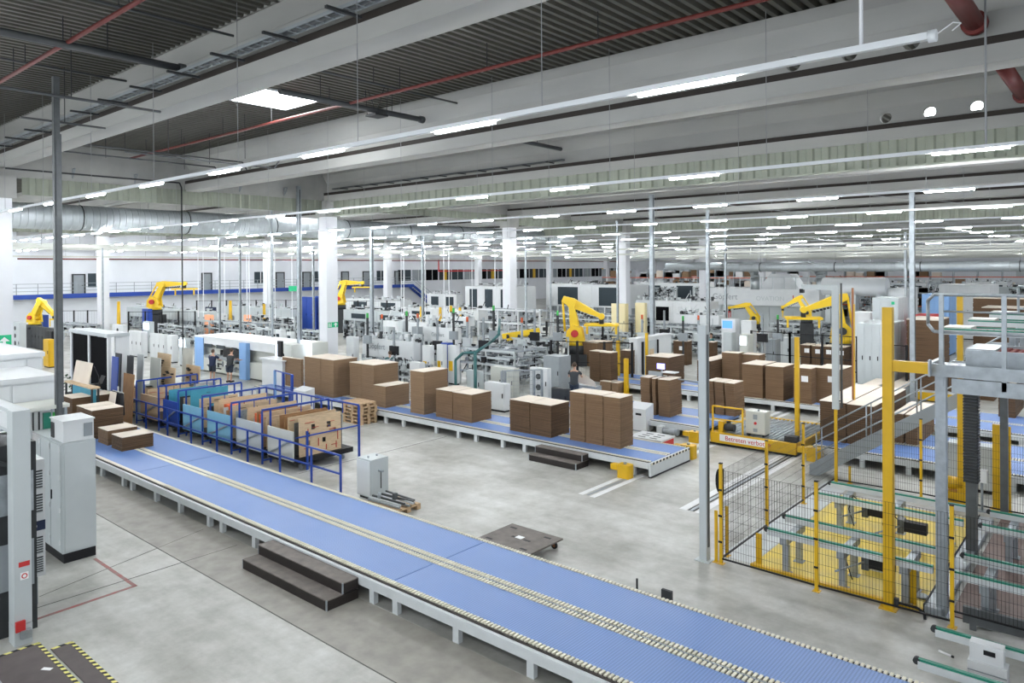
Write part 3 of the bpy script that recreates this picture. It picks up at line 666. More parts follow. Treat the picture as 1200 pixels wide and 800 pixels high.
# ================================================================= PALLETS
def pallet(x, y, z, label, group=None, cat='pallet', L=1.2, W=.8):
    t = thing('wooden_pallet', label, cat, (x, y, z), group)
    for i in range(5): MB().box(x, x+L, y+i*(W-.12)/4, y+i*(W-.12)/4+.12, z+.122, z+.144).build('deck_board', 'wood', t)
    for i in range(3):
        MB().box(x+i*(L-.14)/2, x+i*(L-.14)/2+.14, y, y+W, z+.1, z+.122).build('stringer_board', 'wood', t)
        b = MB()
        for j in range(3): b.box(x+i*(L-.14)/2, x+i*(L-.14)/2+.14, y+j*(W-.12)/2, y+j*(W-.12)/2+.12, z+.022, z+.1)
        b.build('blocks', 'wood', t, stuff=True)
    for j in range(3): MB().box(x, x+L, y+j*(W-.12)/2, y+j*(W-.12)/2+.12, z, z+.022).build('bottom_board', 'wood', t)
    return t
px0 = Z(416, 497, 0)
first = None
ORDN = ['lowest', 'second from the floor', 'third from the floor', 'fourth from the floor', 'fifth from the floor', 'topmost']
for i in range(6):
    lab = 'plain wooden pallet in the pile beside the stack conveyor, ' + ORDN[i]
    if first is None: first = pallet(px0.x-.8, px0.y, 0, lab, 'pile of wooden pallets'); 
    else: clone(first, (px0.x-.8+random.uniform(-.03, .03), px0.y+random.uniform(-.03, .03), .146*i), lab)
pallet(-12.9, 12.75, 0, 'wooden pallet loaded with metal scraps beside the foreground conveyor') if False else None
pq = Z(463, 597, 0)
pl = pallet(pq.x-.75, 12.0, 0, 'worn pallet with metal bars on it, next to the lone grey cabinet')
t = thing('metal_bars', 'loose pale metal bars and fittings lying on the worn pallet', 'metal scrap', (pq.x-.2, 12.4, .147)); 
for i in range(9):
    a = random.uniform(-.25, .25); x = pq.x-.75+random.uniform(0, .15); y = 12.05+i*.08
    MB().bar((x-.1, y, .18+.03*(i % 3)), (x+1.1, y+a*.6, .18+.03*(i % 3)), .045).build('bar', ['galv', 'frame', 'galvd'][i % 3], t)
MB().box(pq.x-.1, pq.x, 12.3, 12.4, .25, .42).build('fitting', 'galvd', t); MB().tube((pq.x-.5, 12.2, .22), (pq.x-.5, 12.2, .38), .05, 8).build('fitting', 'galv', t)
pallet(-13.6, 29.2, 0, 'single pallet on the floor between the wavy bundles')
t = thing('pallet_shuttle', 'flat pallet with slotted white top on red plastic feet beside the conveyor end', 'pallet', (-12.9, 22.3, 0))
MB().box(-13.6, -12.3, 22.0, 23.0, .3, .36).build('slotted_top', 'white', t)
for i in range(3):
    for j in range(2): MB().box(-13.3+.45*j, -13.02+.45*j, 22.15+.28*i, 22.22+.28*i, .36, .365).build('slot', 'black', t)
for a in (-13.5, -12.95, -12.45): MB().box(a-.08, a+.12, 22.05, 22.95, .0, .3).build('foot', 'red', t)
# ================================================================= LEFT FOREGROUND: cabinets, housings
def panelbox(t, x0, x1, y0, y1, z0, z1, m='lgrey', name='body'): return MB().box(x0, x1, y0, y1, z0, z1).build(name, m, t)
t = thing('control_cabinet', 'big grey switch cabinet with black plinth, left foreground', 'cabinet', (-18.5, 5.8, 0))
panelbox(t, -19.5, -17.52, 5.45, 6.12, .2, 2.58); MB().box(-19.48, -17.5, 5.47, 6.1, 0, .2).build('plinth', 'black', t)
for i in range(3):
    x = -19.45+.64*i; d = MB().box(x+.02, x+.62, 5.425, 5.45, .24, 2.54).build('door', 'lgrey', t)
    for z in (.4, 1.1, 1.8, 2.4): MB().box(x+.6, x+.625, 5.40, 5.425, z, z+.1).build('hinge', 'white', d)
    MB().box(x+.08, x+.11, 5.40, 5.425, 1.3, 1.5).build('door_handle', 'dgrey', d)
d = MB().box(-17.52, -17.5, 5.5, 6.08, .24, 2.54).build('side_panel', 'lgrey', t)
t = thing('cooling_unit', 'pale box unit with two vents on top of the big grey cabinet', 'cooling unit', (-18, 5.75, 2.59))
panelbox(t, -18.35, -17.56, 5.5, 6.1, 2.585, 3.02, 'white'); MB().box(-17.56, -17.54, 5.9, 6.07, 2.66, 2.95).build('vent', 'mgrey', t); MB().box(-18.3, -18.12, 5.48, 5.5, 2.62, 2.95).build('vent', 'dgrey', t)
MB().box(-18.38, -17.54, 5.48, 6.12, 3.02, 3.05).build('lid', 'white', t)
t = thing('machine_portal', 'pale grey upright of a machine portal at the left edge', 'machine', (-14.4, 3.9, 0))
q0 = PD(6, 12.3); q1 = PD(33, 12.3)
c = PD(20, 12.3); cx, cy = c.x, c.y
MB().rbox(cx, cy, .35, .30, .26, 3.6).build('upright', 'lgrey', t)
MB().box(cx-3, cx-.1, cy-.1, cy+.12, 3.55, 3.95).build('crossbeam', 'lgrey', t)
MB().box(cx-3.0, cx-.2, cy-.12, cy-.1, 3.62, 3.88).build('beam_panel', 'white', t)
MB().box(cx+.15, cx+.16, cy-.06, cy+.1, 1.32, 1.40).build('warning_label', 'red', t); MB().box(cx+.15, cx+.16, cy-.04, cy+.08, 1.1, 1.22).build('round_label', 'paper', t)
MB().tube((cx+.16, cy+.02, 1.16), (cx+.165, cy+.02, 1.16), .045, 12).build('label_ring', 'red', t); MB().tube((cx+.165, cy+.02, 1.16), (cx+.168, cy+.02, 1.16), .028, 12).build('label_dot', 'paper', t)
MB().box(cx+.06, cx+.2, cy-.12, cy+.02, .25, .42).build('clamp', 'red', t); MB().box(cx+.02, cx+.24, cy-.05, cy+.1, .12, .26).build('bracket', 'galv', t)
MB().box(cx-.16, cx+.16, cy-.13, cy+.13, 0, .34).build('foot', 'lgrey', t)
for i in range(3): MB().bar((cx-.3-.5*i, cy-.6, 3.2-.5*i), (cx-.2-.4*i, cy+.1, 2.9-.4*i), .07).build('arm', ['dgrey', 'galv', 'mgrey'][i], t)
MB().box(cx-1.6, cx-.35, cy-.3, cy+.35, 0.0, 3.3).build('machine_body', 'dgrey', t)
MB().box(cx-.34, cx-.32, cy-.25, cy+.3, 2.1, 2.8).build('panel', 'galv', t); MB().box(cx-.34, cx-.32, cy-.25, cy+.3, .8, 1.6).build('panel', 'mgrey', t)
c2 = PD(40, 13.6)
t = thing('cooling_unit', 'tall pale unit with four slanted vents behind the left portal upright', 'cooling unit', (c2.x, c2.y, 0))
ux0, ux1, uy0, uy1 = c2.x-.5, c2.x, c2.y-.5, c2.y+.14
MB().box(ux0, ux1, uy0, uy1, .55, 2.75).build('body', 'white', t); MB().box(ux0, ux1-.15, uy0, uy1-.15, 2.75, 3.3).build('upper_box', 'lgrey', t)
MB().box(ux0+.1, ux1-.1, uy0+.1, uy1-.1, 0, .55).build('stand', 'mgrey', t)
for z0, z1 in ((2.2, 2.55), (1.75, 2.1), (.98, 1.3), (.62, .92)):
    v = MB().box(ux1, ux1+.01, uy0+.1, uy1-.04, z0, z1).build('vent', 'dgrey', t); b = MB()
    for k in range(7): b.box(ux1+.01, ux1+.02, uy0+.1, uy1-.04, z0+(z1-z0)*k/7, z0+(z1-z0)*(k+.45)/7)
    b.build('slats', 'lgrey', v, stuff=True)
MB().box(ux1, ux1+.012, uy0, uy1, 1.42, 1.6).build('dark_band', 'navy', t); MB().tube((ux1+.012, uy1-.2, 1.51), (ux1+.02, uy1-.2, 1.51), .06, 14).build('round_emblem', 'paper', t)
def housing(label, x0, x1, y0, y1, z0, z1, seams, m='white'):
    t = thing('machine_housing', label, 'machine', (x1, y0, z0))
    panelbox(t, x0, x1, y0, y1, z0, z1, m); MB().box(x0-.04, x1+.06, y0, y1+.05, z1-.09, z1+.03).build('top_cover', m, t)
    ys = [y0]+seams+[y1]
    for a, b_ in zip(ys, ys[1:]): MB().box(x1, x1+.03, a+.03, b_-.03, z0+.1, z1-.14).build('side_panel', m, t)
    return t
housing('upper long white machine housing at the far left edge', -27, -23, 1.0, 6.7, 2.6, 4.03, [4.2, 6.3])
housing('lower white machine housing in front, with grey ribbed side, left edge', -23, -20.5, 1.0, 6.26, .4, 3.68, [3.0, 5.0, 5.3])
t = thing('work_table', 'small pale table with orange and green hoses below, left of the post', 'table', (-19.2, 6.0, 0))
a0 = PY(22, 470, 5.2); tz = 3.05
MB().box(-20.4, -19.35, 5.0, 6.2, tz, tz+.08).build('table_top', 'cream', t)
for x, y in ((-20.35, 5.05), (-19.45, 5.05), (-19.45, 6.1), (-20.35, 6.1)): MB().box(x, x+.06, y, y+.06, 0, tz).build('leg', 'galv', t)
MB().box(-20.3, -19.5, 5.2, 6.1, 2.3, 2.35).build('shelf', 'cream', t)
MB().box(-19.6, -19.5, 5.25, 5.42, 2.35, 2.95).build('orange_holder', 'orange', t); MB().box(-19.6, -19.5, 5.7, 5.85, 2.35, 2.95).build('green_holder', 'greenrail', t)
MT['lime'] = mat('green_plastic', (.05, .42, .08), .5); MB().box(-19.5, -19.46, 5.88, 5.96, 2.35, 2.95).build('green_tube', 'lime', t)
for y in (5.48, 5.6, 6.0): MB().tube((-19.5, y, 2.3), (-19.5, y, 3.0), .02, 6).build('hose', 'dgrey', t)
# mats with warning tape
for lab, x0, x1, y0, y1 in (('dark floor mat edged with yellow and black tape, bottom left corner', -14.1, -10.5, 2.9, 4.02), ('narrow dark floor mat strip with yellow and black tape beside the larger mat', -13.7, -10.5, 4.07, 4.4)):
    t = thing('floor_mat', lab, 'mat', (x0, y0, 0)); MB().box(x0, x1, y0, y1, .003, .02).build('mat_sheet', 'mat', t)
    for nm, mm, par in (('tape_yellow', 'yellowtape', 0), ('tape_black', 'black', 1)):
        if mm not in MT: MT[mm] = mat('yellow_tape', (.80, .74, .22), .6)
        b = MB(); x = x0; k = 0
        while x < x1: 
            if k % 2 == par: b.poly([(x, y1-.06, .02), (x+.075, y1-.06, .02), (x+.105, y1, .02), (x+.03, y1, .02)], (0, 0, .003))
            x += .075; k += 1
        y = y0+.0; k = 0
        while y < y1-.08:
            if k % 2 == par: b.poly([(x0, y, .02), (x0+.06, y+.03, .02), (x0+.06, y+.13, .02), (x0, y+.1, .02)], (0, 0, .003))
            y += .1; k += 1
        b.build(nm, mm, t, stuff=True)
q = Z(55, 783, .03); t = thing('paper_tag', 'small white tag lying on the dark mat, bottom left', 'tag', (q.x, q.y, .021)); MB().rbox(q.x, q.y, .021, .16, .07, .006, .6).build('sheet', 'paper', t)
q = Z(15, 770, .8); t = thing('machine_plate', 'pale blue grey sloping metal plate at the bottom left corner', 'metal plate', (-12.9, 2.6, 0))
MB().box(-13.4, -11.6, 2.2, 2.95, .0, .5).build('base_block', 'galvd', t); MB().box(-13.4, -11.6, 2.15, 2.98, .5, .54).build('top_plate', 'galv', t)
# ================================================================= DOLLY, LONE CABINET
a = Z(566, 630, .22); b_ = Z(668, 636, .22)
t = thing('platform_dolly', 'grey wooden platform dolly on castors beside the foreground conveyor', 'dolly', (-10.4, 12.3, 0))
dx0, dx1, dy0, dy1 = -11.25, -9.75, 11.75, 13.0
MB().box(dx0, dx1, dy0, dy1, .2, .235).build('platform', 'step_top', t)
for x, y in ((dx0+.25, dy0+.2), (dx0+.25, dy1-.2), (dx1-.25, dy0+.2), (dx1-.25, dy1-.2), (dx0+.65, dy0+.63), (dx1-.5, dy0+.63)): MB().box(x-.12, x+.06, y-.03, y+.03, .235, .238).build('slot', 'black', t)
MB().box(-10.62, -10.44, 12.35, 12.5, .235, .24).build('label_patch', 'paper', t)
for x in (dx0+.12, dx1-.12):
    for y in (dy0+.12, dy1-.12):
        c = MB().box(x-.04, x+.04, y-.03, y+.03, .16, .2).build('castor_fork', 'galv', t)
        MB().tube((x-.03, y-.02, .08), (x-.03, y+.02, .08), .08, 14).build('wheel', 'rubber', c); MB().tube((x-.03, y-.025, .08), (x-.03, y+.025, .08), .04, 10).build('wheel_hub', 'copper', c)
t = thing('junction_cabinet', 'lone pale grey cabinet on the floor between blue railing and conveyor', 'cabinet', (-16, 12.6, 0))
panelbox(t, -16.35, -15.75, 12.35, 12.95, .08, 1.1, 'lgrey'); MB().box(-16.3, -15.8, 12.4, 12.9, 0, .08).build('plinth', 'dgrey', t)
MB().box(-16.33, -15.77, 12.325, 12.35, .12, 1.06).build('door', 'white', t)
MB().box(-15.75, -15.6, 12.6, 12.68, .75, .8).build('handle_arm', 'mgrey', t); MB().tube((-15.68, 12.64, .3), (-15.68, 12.64, .75), .015, 6).build('cable', 'dgrey', t)
for y in (12.5, 12.8): MB().tube((-16.05, y, 1.1), (-16.05, y, 1.15), .03, 8).build('eye_bolt', 'galv', t)
t = thing('floor_fitting', 'small dark clamp on the floor beyond the blue belt, right of centre', 'clamp', (-4.4, 11.8, 0))
MB().box(-4.6, -4.2, 11.62, 11.75, 0, .03).build('plate', 'mgrey', t); MB().box(-4.35, -4.2, 11.62, 11.72, .03, .12).build('clamp', 'dgrey', t)
t = thing('floor_fitting', 'tiny dark pin on the conveyor far edge, right of centre', 'pin', (-6.7, 11.7, 0)); MB().tube((-7.0, 11.6, 0), (-7.0, 11.6, .55), .02, 6).build('pin', 'black', t); MB().box(-6.5, -6.3, 11.6, 11.66, 0, .5).build('tab', 'dgrey', t)
# ================================================================= BLUE RAILING AND CUTTING-DIE CARTS
RYN = 12.2
t = thing('blue_railing', 'long blue two-bar railing along the foreground conveyor, left', 'railing', (-17, RYN, 0))
xe = Z(398, 579).x; y_ = 12.2
xs = [xe, PY(365, 560, RYN).x, PY(328, 540, RYN).x, PY(290, 520, RYN).x, PY(254, 500, RYN).x]
for k in range(7): xs.append(xs[-1]-1.9)
for x in xs: MB().box(x-.025, x+.025, RYN-.025, RYN+.025, 0, 1.08).build('railing_post', 'blue', t); MB().box(x-.06, x+.06, RYN-.06, RYN+.06, 0, .015).build('base_plate', 'blue', t)
for z in (1.08, .56): MB().bar((xs[0]+.02, RYN, z), (xs[-1], RYN, z), .045).build('rail', 'blue', t)
NX = [PY(px, 480, 12.45).x for px in (160, 186, 209, 237, 271, 307)]
LB = ['sixth from the right end', 'fifth from the right end', 'fourth from the right end', 'third from the right end', 'second from the right end', 'right end bay']
TOPZ = 1.72; YF = 15.0
for i, x in enumerate(NX):
    t = thing('rack_frame', 'blue tubular rack frame between the die carts, ' + (['leftmost', 'second from left', 'third from left', 'fourth from left', 'fifth from left', 'sixth from left'][i]), 'rack frame', (x, 12.45, 0))
    yf = YF
    for y in (12.45, 12.75, yf-.3, yf): MB().box(x-.025, x+.025, y-.025, y+.025, 0, TOPZ).build('upright', 'blue', t)
    MB().box(x-.035, x+.035, 12.45, yf, TOPZ, TOPZ+.06).build('top_bar', 'blue', t); MB().box(x-.02, x+.02, 12.45, yf, .9, .93).build('middle_bar', 'blue', t); MB().box(x-.02, x+.02, 12.45, yf, .1, .14).build('bottom_bar', 'blue', t)
    for y in (13.3, 13.9, 14.4): MB().box(x-.012, x+.012, y-.012, y+.012, TOPZ-.35, TOPZ).build('hanging_pin', 'blue', t)
t = thing('rack_frame', 'blue tubular end frame closing the right end of the die carts', 'rack frame', (-19.7, 13.5, 0))
ex = -19.75
for y in (13.0, YF): MB().box(ex-.03, ex+.03, y-.03, y+.03, 0, TOPZ-(0 if y > 14 else .5)).build('upright', 'blue', t)
MB().box(-25.6, ex, YF-.025, YF+.025, TOPZ, TOPZ+.05).build('back_top_bar', 'blue', t); MB().box(ex-.02, ex+.02, 12.6, YF, 1.05, 1.09).build('side_bar', 'blue', t)
for i in range(8): MB().box(-25+.62*i, -24.97+.62*i, YF-.012, YF+.012, TOPZ-.35, TOPZ).build('hanging_pin', 'blue', t)
def die_board(x, y0, y1, z0, z1, m, label, holes=6, th=.03, lines=True, lean=0):
    t = thing('die_board', label, 'cutting die', (x, y0, z0)); b = MB(); W = y1-y0; H = z1-z0
    nx = 8; nz = 5; cut = set()
    for _ in range(holes): cut.add((random.randrange(1, nx-1), random.randrange(1, nz-1)))
    for i in range(nx):
        for j in range(nz):
            if (i, j) in cut: 
                w_ = W/nx; h = H/nz; k = random.uniform(.15, .4)
                b.box(x-th/2, x+th/2, y0+i*w_, y0+i*w_+k*w_, z0+j*h, z0+(j+1)*h); b.box(x-th/2, x+th/2, y0+i*w_+k*w_, y0+(i+1)*w_, z0+j*h, z0+j*h+k*h*1.2)
            else: b.box(x-th/2, x+th/2, y0+W*i/nx, y0+W*(i+1)/nx, z0+H*j/nz, z0+H*(j+1)/nz)
    b.build('board', m, t)
    if lines:
        b = MB()
        for i in range(7):
            yy = y0+random.uniform(.05, W-.3); zz = z0+random.uniform(.1, H-.1); b.box(x+th/2, x+th/2+.03, yy, yy+random.uniform(.1, .35), zz, zz+.012)
        for i in range(5):
            yy = y0+random.uniform(.05, W-.1); zz = z0+random.uniform(.05, H-.35); b.box(x+th/2, x+th/2+.03, yy, yy+.012, zz, zz+random.uniform(.1, .3))
        b.build('cutting_rules', 'dieb' if m == 'ply' and random.random() < .4 else 'dgrey', t, stuff=True)
    return t
def cart(x0, x1, label, plate, cols, low=.22):
    t = thing('die_cart', label, 'cart', (x0, 12.6, 0))
    MB().box(x0, x1, 12.6, 14.8, low, low+.16).build('bed', 'black', t)
    MB().box(x0+.05, x1-.05, 12.55, 12.6, low+.1, 1.25).build('end_plate', plate, t)
    b = MB(); b.bar((x0+.1, 12.53, low+.15), (x1-.2, 12.53, .95), .05); b.build('diagonal_strut', 'galv', t)
    for x in (x0+.15, x1-.15):
        for y in (12.9, 14.5):
            c = MB().box(x-.04, x+.04, y-.03, y+.03, .15, low).build('castor_fork', 'galv', t); MB().tube((x-.02, y-.025, .09), (x-.02, y+.025, .09), .09, 12).build('wheel', 'mgrey', c)
    n = len(cols)
    for i, (m, l, h) in enumerate(cols):
        x = x0+.12+(x1-x0-.24)*i/max(1, n-1); die_board(x, 12.75+random.uniform(0, .1), 14.6+random.uniform(-.3, .1), low+.17, low+.17+h, m, l)
edges = NX+[ex]
def cart_box(x, y, label, m):
    t = thing('storage_bin', label, 'bin', (x, y, .38)); MB().box(x-.2, x+.2, y, y+.35, .38, 1.05).build('body', 'dgrey', t); MB().box(x-.21, x+.21, y-.01, y+.36, 1.05, 1.45).build('upper_box', m, t)

cart(edges[0]+.1, edges[1]-.2, 'die cart with plywood end plate, leftmost bay', 'ply', [('ply', 'bare plywood die board in the leftmost cart', 1.0), ('dark_ply', 'dark die board in the leftmost cart', .9)])
cart(edges[1]+.1, edges[2]-.2, 'die cart holding teal boards, second bay from left', 'blue', [('teal', 'teal die board at the back of the second cart', 1.2), ('teal', 'teal die board at the front of the second cart', 1.1), ('dgrey', 'dark grey die board in the second cart', 1.0), ('ply', 'plywood die board among the teal ones in the second cart', 1.0)])
cart(edges[2]+.1, edges[3]-.15, 'die cart with teal board and pale blue end plate, third bay from left', 'paleblue', [('teal', 'large teal die board with square holes, third cart', 1.35), ('ply', 'plywood die board behind the large teal one', 1.1), ('dgrey', 'dark die board of the third cart', .9)])
cart(edges[3]+.1, edges[4]-.15, 'die cart with blue end plate and orange edged boards, fourth bay', 'paleblue', [('ply', 'plywood die board left in the fourth cart', 1.1), ('ply', 'punched plywood die board, second in the fourth cart', 1.25), ('lgrey', 'light grey sheet in the fourth cart', 1.0), ('ply2', 'brown edged board in the fourth cart', .95), ('ply', 'plywood die board right in the fourth cart', 1.15), ('galv', 'grey metal die board of the fourth cart', 1.0)])
cart(edges[4]+.1, edges[5]-.15, 'die cart with grey end plate and red edged boards, fifth bay', 'lgrey', [('galv', 'steel sheet nearest the grey end plate, fifth cart', 1.0), ('ply', 'long punched plywood board, fifth cart left', 1.2), ('lgrey', 'light grey board in the fifth cart', .9), ('ply2', 'brown die board left in the fifth cart', 1.15), ('ply', 'plywood die board in the fifth cart, mid', 1.15), ('ply', 'plywood die board in the fifth cart, rightmost', 1.05)])
cart(edges[5]+.1, ex-.05, 'die cart on large castors with black bed, right end bay', 'cream', [('ply', 'plywood die board nearest the pale end plate, last cart', 1.05), ('ply2', 'brown edged die board in the last cart', 1.2), ('ply2', 'darker brown die board in the last cart', 1.2), ('ply', 'light punched plywood die board, second from right in the last cart', 1.2), ('galvd', 'grey steel sheet between plywood boards in the last cart', 1.05), ('ply', 'rightmost punched plywood die board with red print, last cart', 1.22)])

cart_box(edges[4]+1.05, 12.85, 'orange topped dark bin in the fifth cart behind the grey end plate', 'orange')
cart_box(edges[3]+.75, 13.0, 'orange red topped bin in the fourth cart', 'orange')

for lab, a in (('grey weathered pallet pile right of the big cardboard block', (1018, 483, 457, 1000, 1044)), ('second grey pallet pile further right behind the stair', (1050, 480, 459, 1028, 1082))):
    X0, X1, Y0, Y1, zz, h = cbox(*a, 0); pile(lab, X0, X1, Y0, Y1, 0, h, 'mgrey', layer=.14)
a = Z(1000, 459, .1); t = thing('low_conveyor', 'low pale conveyor with yellow side beam under the far dark stack row', 'conveyor', (a.x, a.y, 0)); MB().box(a.x-.3, a.x+4.2, a.y, a.y+.14, .05, .4).build('side_beam', 'yellow', t); MB().box(a.x-.3, a.x+4.2, a.y+.14, a.y+1.2, .1, .38).build('bed', 'frame', t)
for k in range(4): MB().box(a.x+1.1*k, a.x+.15+1.1*k, a.y+.2, a.y+.3, 0, .1).build('foot', 'mgrey', t)
# ================================================================= TRANSFER CAR
t = thing('transfer_car', 'yellow transfer car with roller deck on floor rails, right of centre', 'transfer car', (-10, 25.5, 0))
cx0, cx1, cy0, cy1 = -11.5, -8.5, 24.1, 27.9
MB().box(cx0, cx1, cy0, cy0+.14, .08, .44).build('side_beam', 'yellow', t); MB().box(cx0, cx1, cy1-.14, cy1, .08, .44).build('side_beam', 'yellow', t)
MB().box(cx0, cx0+.1, cy0+.14, cy1-.14, .15, .4).build('end_beam', 'yellow', t); MB().box(cx1-.1, cx1, cy0+.14, cy1-.14, .15, .4).build('end_beam', 'yellow', t)
MB().box(cx0+.1, cx1-.1, cy0+.14, cy1-.14, .2, .28).build('deck', 'mgrey', t)
x = cx0+.16
while x < cx1-.12: MB().tube((x, cy0+.3, .40), (x, cy1-.16, .40), .045, 8).build('roller', 'galv', t); x += .15
MB().box(cx0-.02, cx1+.02, cy0-.03, cy1+.03, .03, .08).build('bumper', 'black', t)
s_ = MB().box(-11.15, -9.42, cy0-.012, cy0, .17, .40).build('sign_plate', 'paper', t)
text('Betreten verboten', .225, (-10.95, cy0-.014, .21), FRONT, 'red', s_, 'lettering', .96)
b = MB()
for q in ((-11.45, cy0+.1), (-10.35, cy0+.1)): b.bar((q[0], q[1], .44), (q[0], q[1], 1.35), .05)
b.bar((-11.45, cy0+.1, 1.35), (-10.35, cy0+.1, 1.35), .05); b.bar((-11.45, cy0+.1, .9), (-10.35, cy0+.1, .9), .04); b.build('guard_rail', 'yellow', t)
MB().tube((-11.1, cy0+.35, .6), (-10.75, cy0+.35, .6), .13, 14).build('drive_motor', 'dgrey', t); MB().box(-11.3, -11.12, cy0+.2, cy0+.5, .42, .8).build('gearbox', 'yellow', t)
for x in (cx0+.4, cx1-.4): MB().tube((x, cy0+.3, .1), (x, cy0+.4, .1), .1, 12).build('wheel', 'dgrey', t)
MB().box(-8.95, -8.55, cy0+.2, cy0+.5, .44, .62).build('edge_panel', 'dgrey', t)
t = thing('car_control_box', 'pale grey control box standing on the yellow transfer car', 'control box', (-9.9, 24.5, .45))
bx0, bx1, by0, by1 = -10.3, -9.62, 24.35, 24.8
MB().box(bx0, bx1, by0, by1, .52, 1.3).build('body', 'cream', t); MB().box(bx0+.02, bx1-.02, by0-.02, by0, .55, 1.27).build('door', 'cream', t)
MB().tube((-9.95, by0-.02, .9), (-9.95, by0-.05, .9), .05, 12).build('main_switch', 'red', t); MB().box(-10.03, -9.88, by0-.03, by0-.02, 1.03, 1.2).build('filter', 'mgrey', t); MB().box(-10.03, -9.88, by0-.03, by0-.02, .6, .72).build('filter', 'mgrey', t)
for x in (bx0+.03, bx1-.1): MB().box(x, x+.06, by0, by1, .44, .52).build('foot', 'dgrey', t)
MB().tube((-9.9, 24.5, 1.3), (-9.9, 24.5, 1.36), .04, 8).build('beacon', 'galv', t)
sensor_block('yellow guard block at the left side of the transfer car', -12.05, 24.0, 0, .95)
sensor_block('yellow guard block right of the transfer car, before the stair foot', -7.9, 24.1, 0, 1.1)
sensor_block('yellow guard block behind the transfer car at the stack row end', -8.3, 30.6, 0, 1.0)
t = thing('gear_motor', 'silver gear motor under the short conveyor left of the transfer car', 'motor', (-13.2, 24.1, 0))
MB().tube((-13.4, 24.15, .2), (-12.9, 24.15, .2), .12, 14).build('motor', 'galv', t); MB().box(-13.6, -13.4, 24.0, 24.3, .02, .36).build('gearbox', 'frame', t); MB().tube((-12.9, 24.15, .2), (-12.8, 24.15, .2), .13, 14).build('fan_cover', 'mgrey', t)
# far right conveyors behind the stair
conveyor('blue triple strip conveyor behind the stair, nearer of the two on the right', -8.0, 3, 24.2, 28.4, [-2], [-7.8, -6.5, -5.2, -3.9, -2.6, -1.3, 0], tx=-8)
conveyor('blue conveyor further behind the stair, far one of the two on the right', -6.0, 3, 30.1, 34, [], [-5.8, -4.4, -3, -1.6, -.2], tx=-6)
# ================================================================= YELLOW POSTS, FENCES, PIT
def ypost(px, yb, yt, wd, label, m='yellow', name='yellow_post', cat='post', arm=None, cap=True):
    p_ = Z(px, yb, 0); z1 = PY(px, yt, p_.y).z; t = thing(name, label, cat, (p_.x, p_.y, 0))
    MB().box(p_.x-wd/2, p_.x+wd/2, p_.y-wd/2, p_.y+wd/2, .015, z1).build('shaft', m, t)
    MB().box(p_.x-wd*.9, p_.x+wd*.9, p_.y-wd*.9, p_.y+wd*.9, 0, .015).build('base_plate', m, t)
    return t, p_, z1
FZ = 2.02
def mesh_panel(t, a, b_, z0=.12, z1=1.98):
    a = Vector((a[0], a[1], 0)); b_ = Vector((b_[0], b_[1], 0)); d = b_-a; L = d.length; d.normalize(); n = max(2, int(L/.055)); b = MB()
    for i in range(n+1):
        q = a+d*(L*i/n); b.tube((q.x, q.y, z0), (q.x, q.y, z1), .0032, 3, caps=False)
    for i in range(10):
        z = z0+(z1-z0)*i/9; b.tube((a.x, a.y, z), (b_.x, b_.y, z), .0035, 3, caps=False)
    b.build('wire_mesh', 'black', t, stuff=True)
    f = MB(); f.bar((a.x, a.y, z0-.01), (b_.x, b_.y, z0-.01), .03); f.build('bottom_tube', 'black', t)
def fence_run(label, pts, **k):
    t = thing('mesh_fence', label, 'fence', (pts[0][0], pts[0][1], 0))
    for a, b_ in zip(pts, pts[1:]): mesh_panel(t, a, b_, **k)
    return t
FP = [(-6.69, 14.5), (-4.71, 14.45), (-2.44, 14.5), (.2, 14.5), (3, 14.5)]
fence_run('fine black wire fence in front of the yellow pit', FP[:3]); fence_run('fine black wire fence in front of the brown bed, right edge', FP[2:], z0=.3)
BK = [(-6.69, 14.5), (-6.72, 17.09), (-6.7, 19.56), (-6.67, 22.0)]
fence_run('black wire fence along the left side of the yellow pit', BK)
fence_run('black wire fence behind the yellow pit under the stair', [(-6.67, 22), (-4.44, 22.1), (-2.6, 21.9), (-1.2, 21.9)])
names = [('corner of the yellow pit fence, beside the slender grey post', FP[0]), ('second post of the front fence, before the pit', FP[1]), ('third post of the front fence, right of the grey column', FP[2]), ('second post of the side fence', BK[1]), ('third post of the side fence', BK[2]), ('rear post under the stair', (-4.44, 22.1))]
for lab, (x, y) in names:
    t = thing('fence_post', 'yellow square fence post, '+lab, 'fence post', (x, y, 0)); MB().box(x-.03, x+.03, y-.03, y+.03, .01, FZ+.1).build('shaft', 'yellow', t); MB().box(x-.07, x+.07, y-.07, y+.07, 0, .01).build('base_plate', 'yellow', t)
    MB().box(x-.035, x+.035, y-.035, y+.035, FZ+.1, FZ+.12).build('cap', 'black', t)
    for z in (.45, 1.0, 1.55): MB().box(x-.04, x+.04, y-.045, y-.03, z, z+.04).build('clamp', 'black', t)
t = thing('gate_lock', 'black oval safety lock on the corner fence post', 'lock', (-6.8, 14.6, 1.6)); MB().box(-6.74, -6.66, 14.53, 14.6, 1.45, 2.0).build('lock_body', 'black', t)
MB().poly([(-6.78+.13*math.cos(a)*.6, 14.6, 1.72+.26*math.sin(a)) for a in [i*math.pi/8 for i in range(16)]], (0, .04, 0)).build('oval_plate', 'black', t)
def plate(px, yb, yt, wd, label, m='yellow'):
    p_ = Z(px, yb, 0); z1 = PY(px, yt, p_.y).z; t = thing('bollard_plate', label, 'bollard', (p_.x, p_.y, 0)); MB().box(p_.x-wd/2, p_.x+wd/2, p_.y-.02, p_.y+.02, .01, z1).build('upright', m, t); MB().box(p_.x-wd, p_.x+wd, p_.y-.08, p_.y+.08, 0, .01).build('foot', m, t)
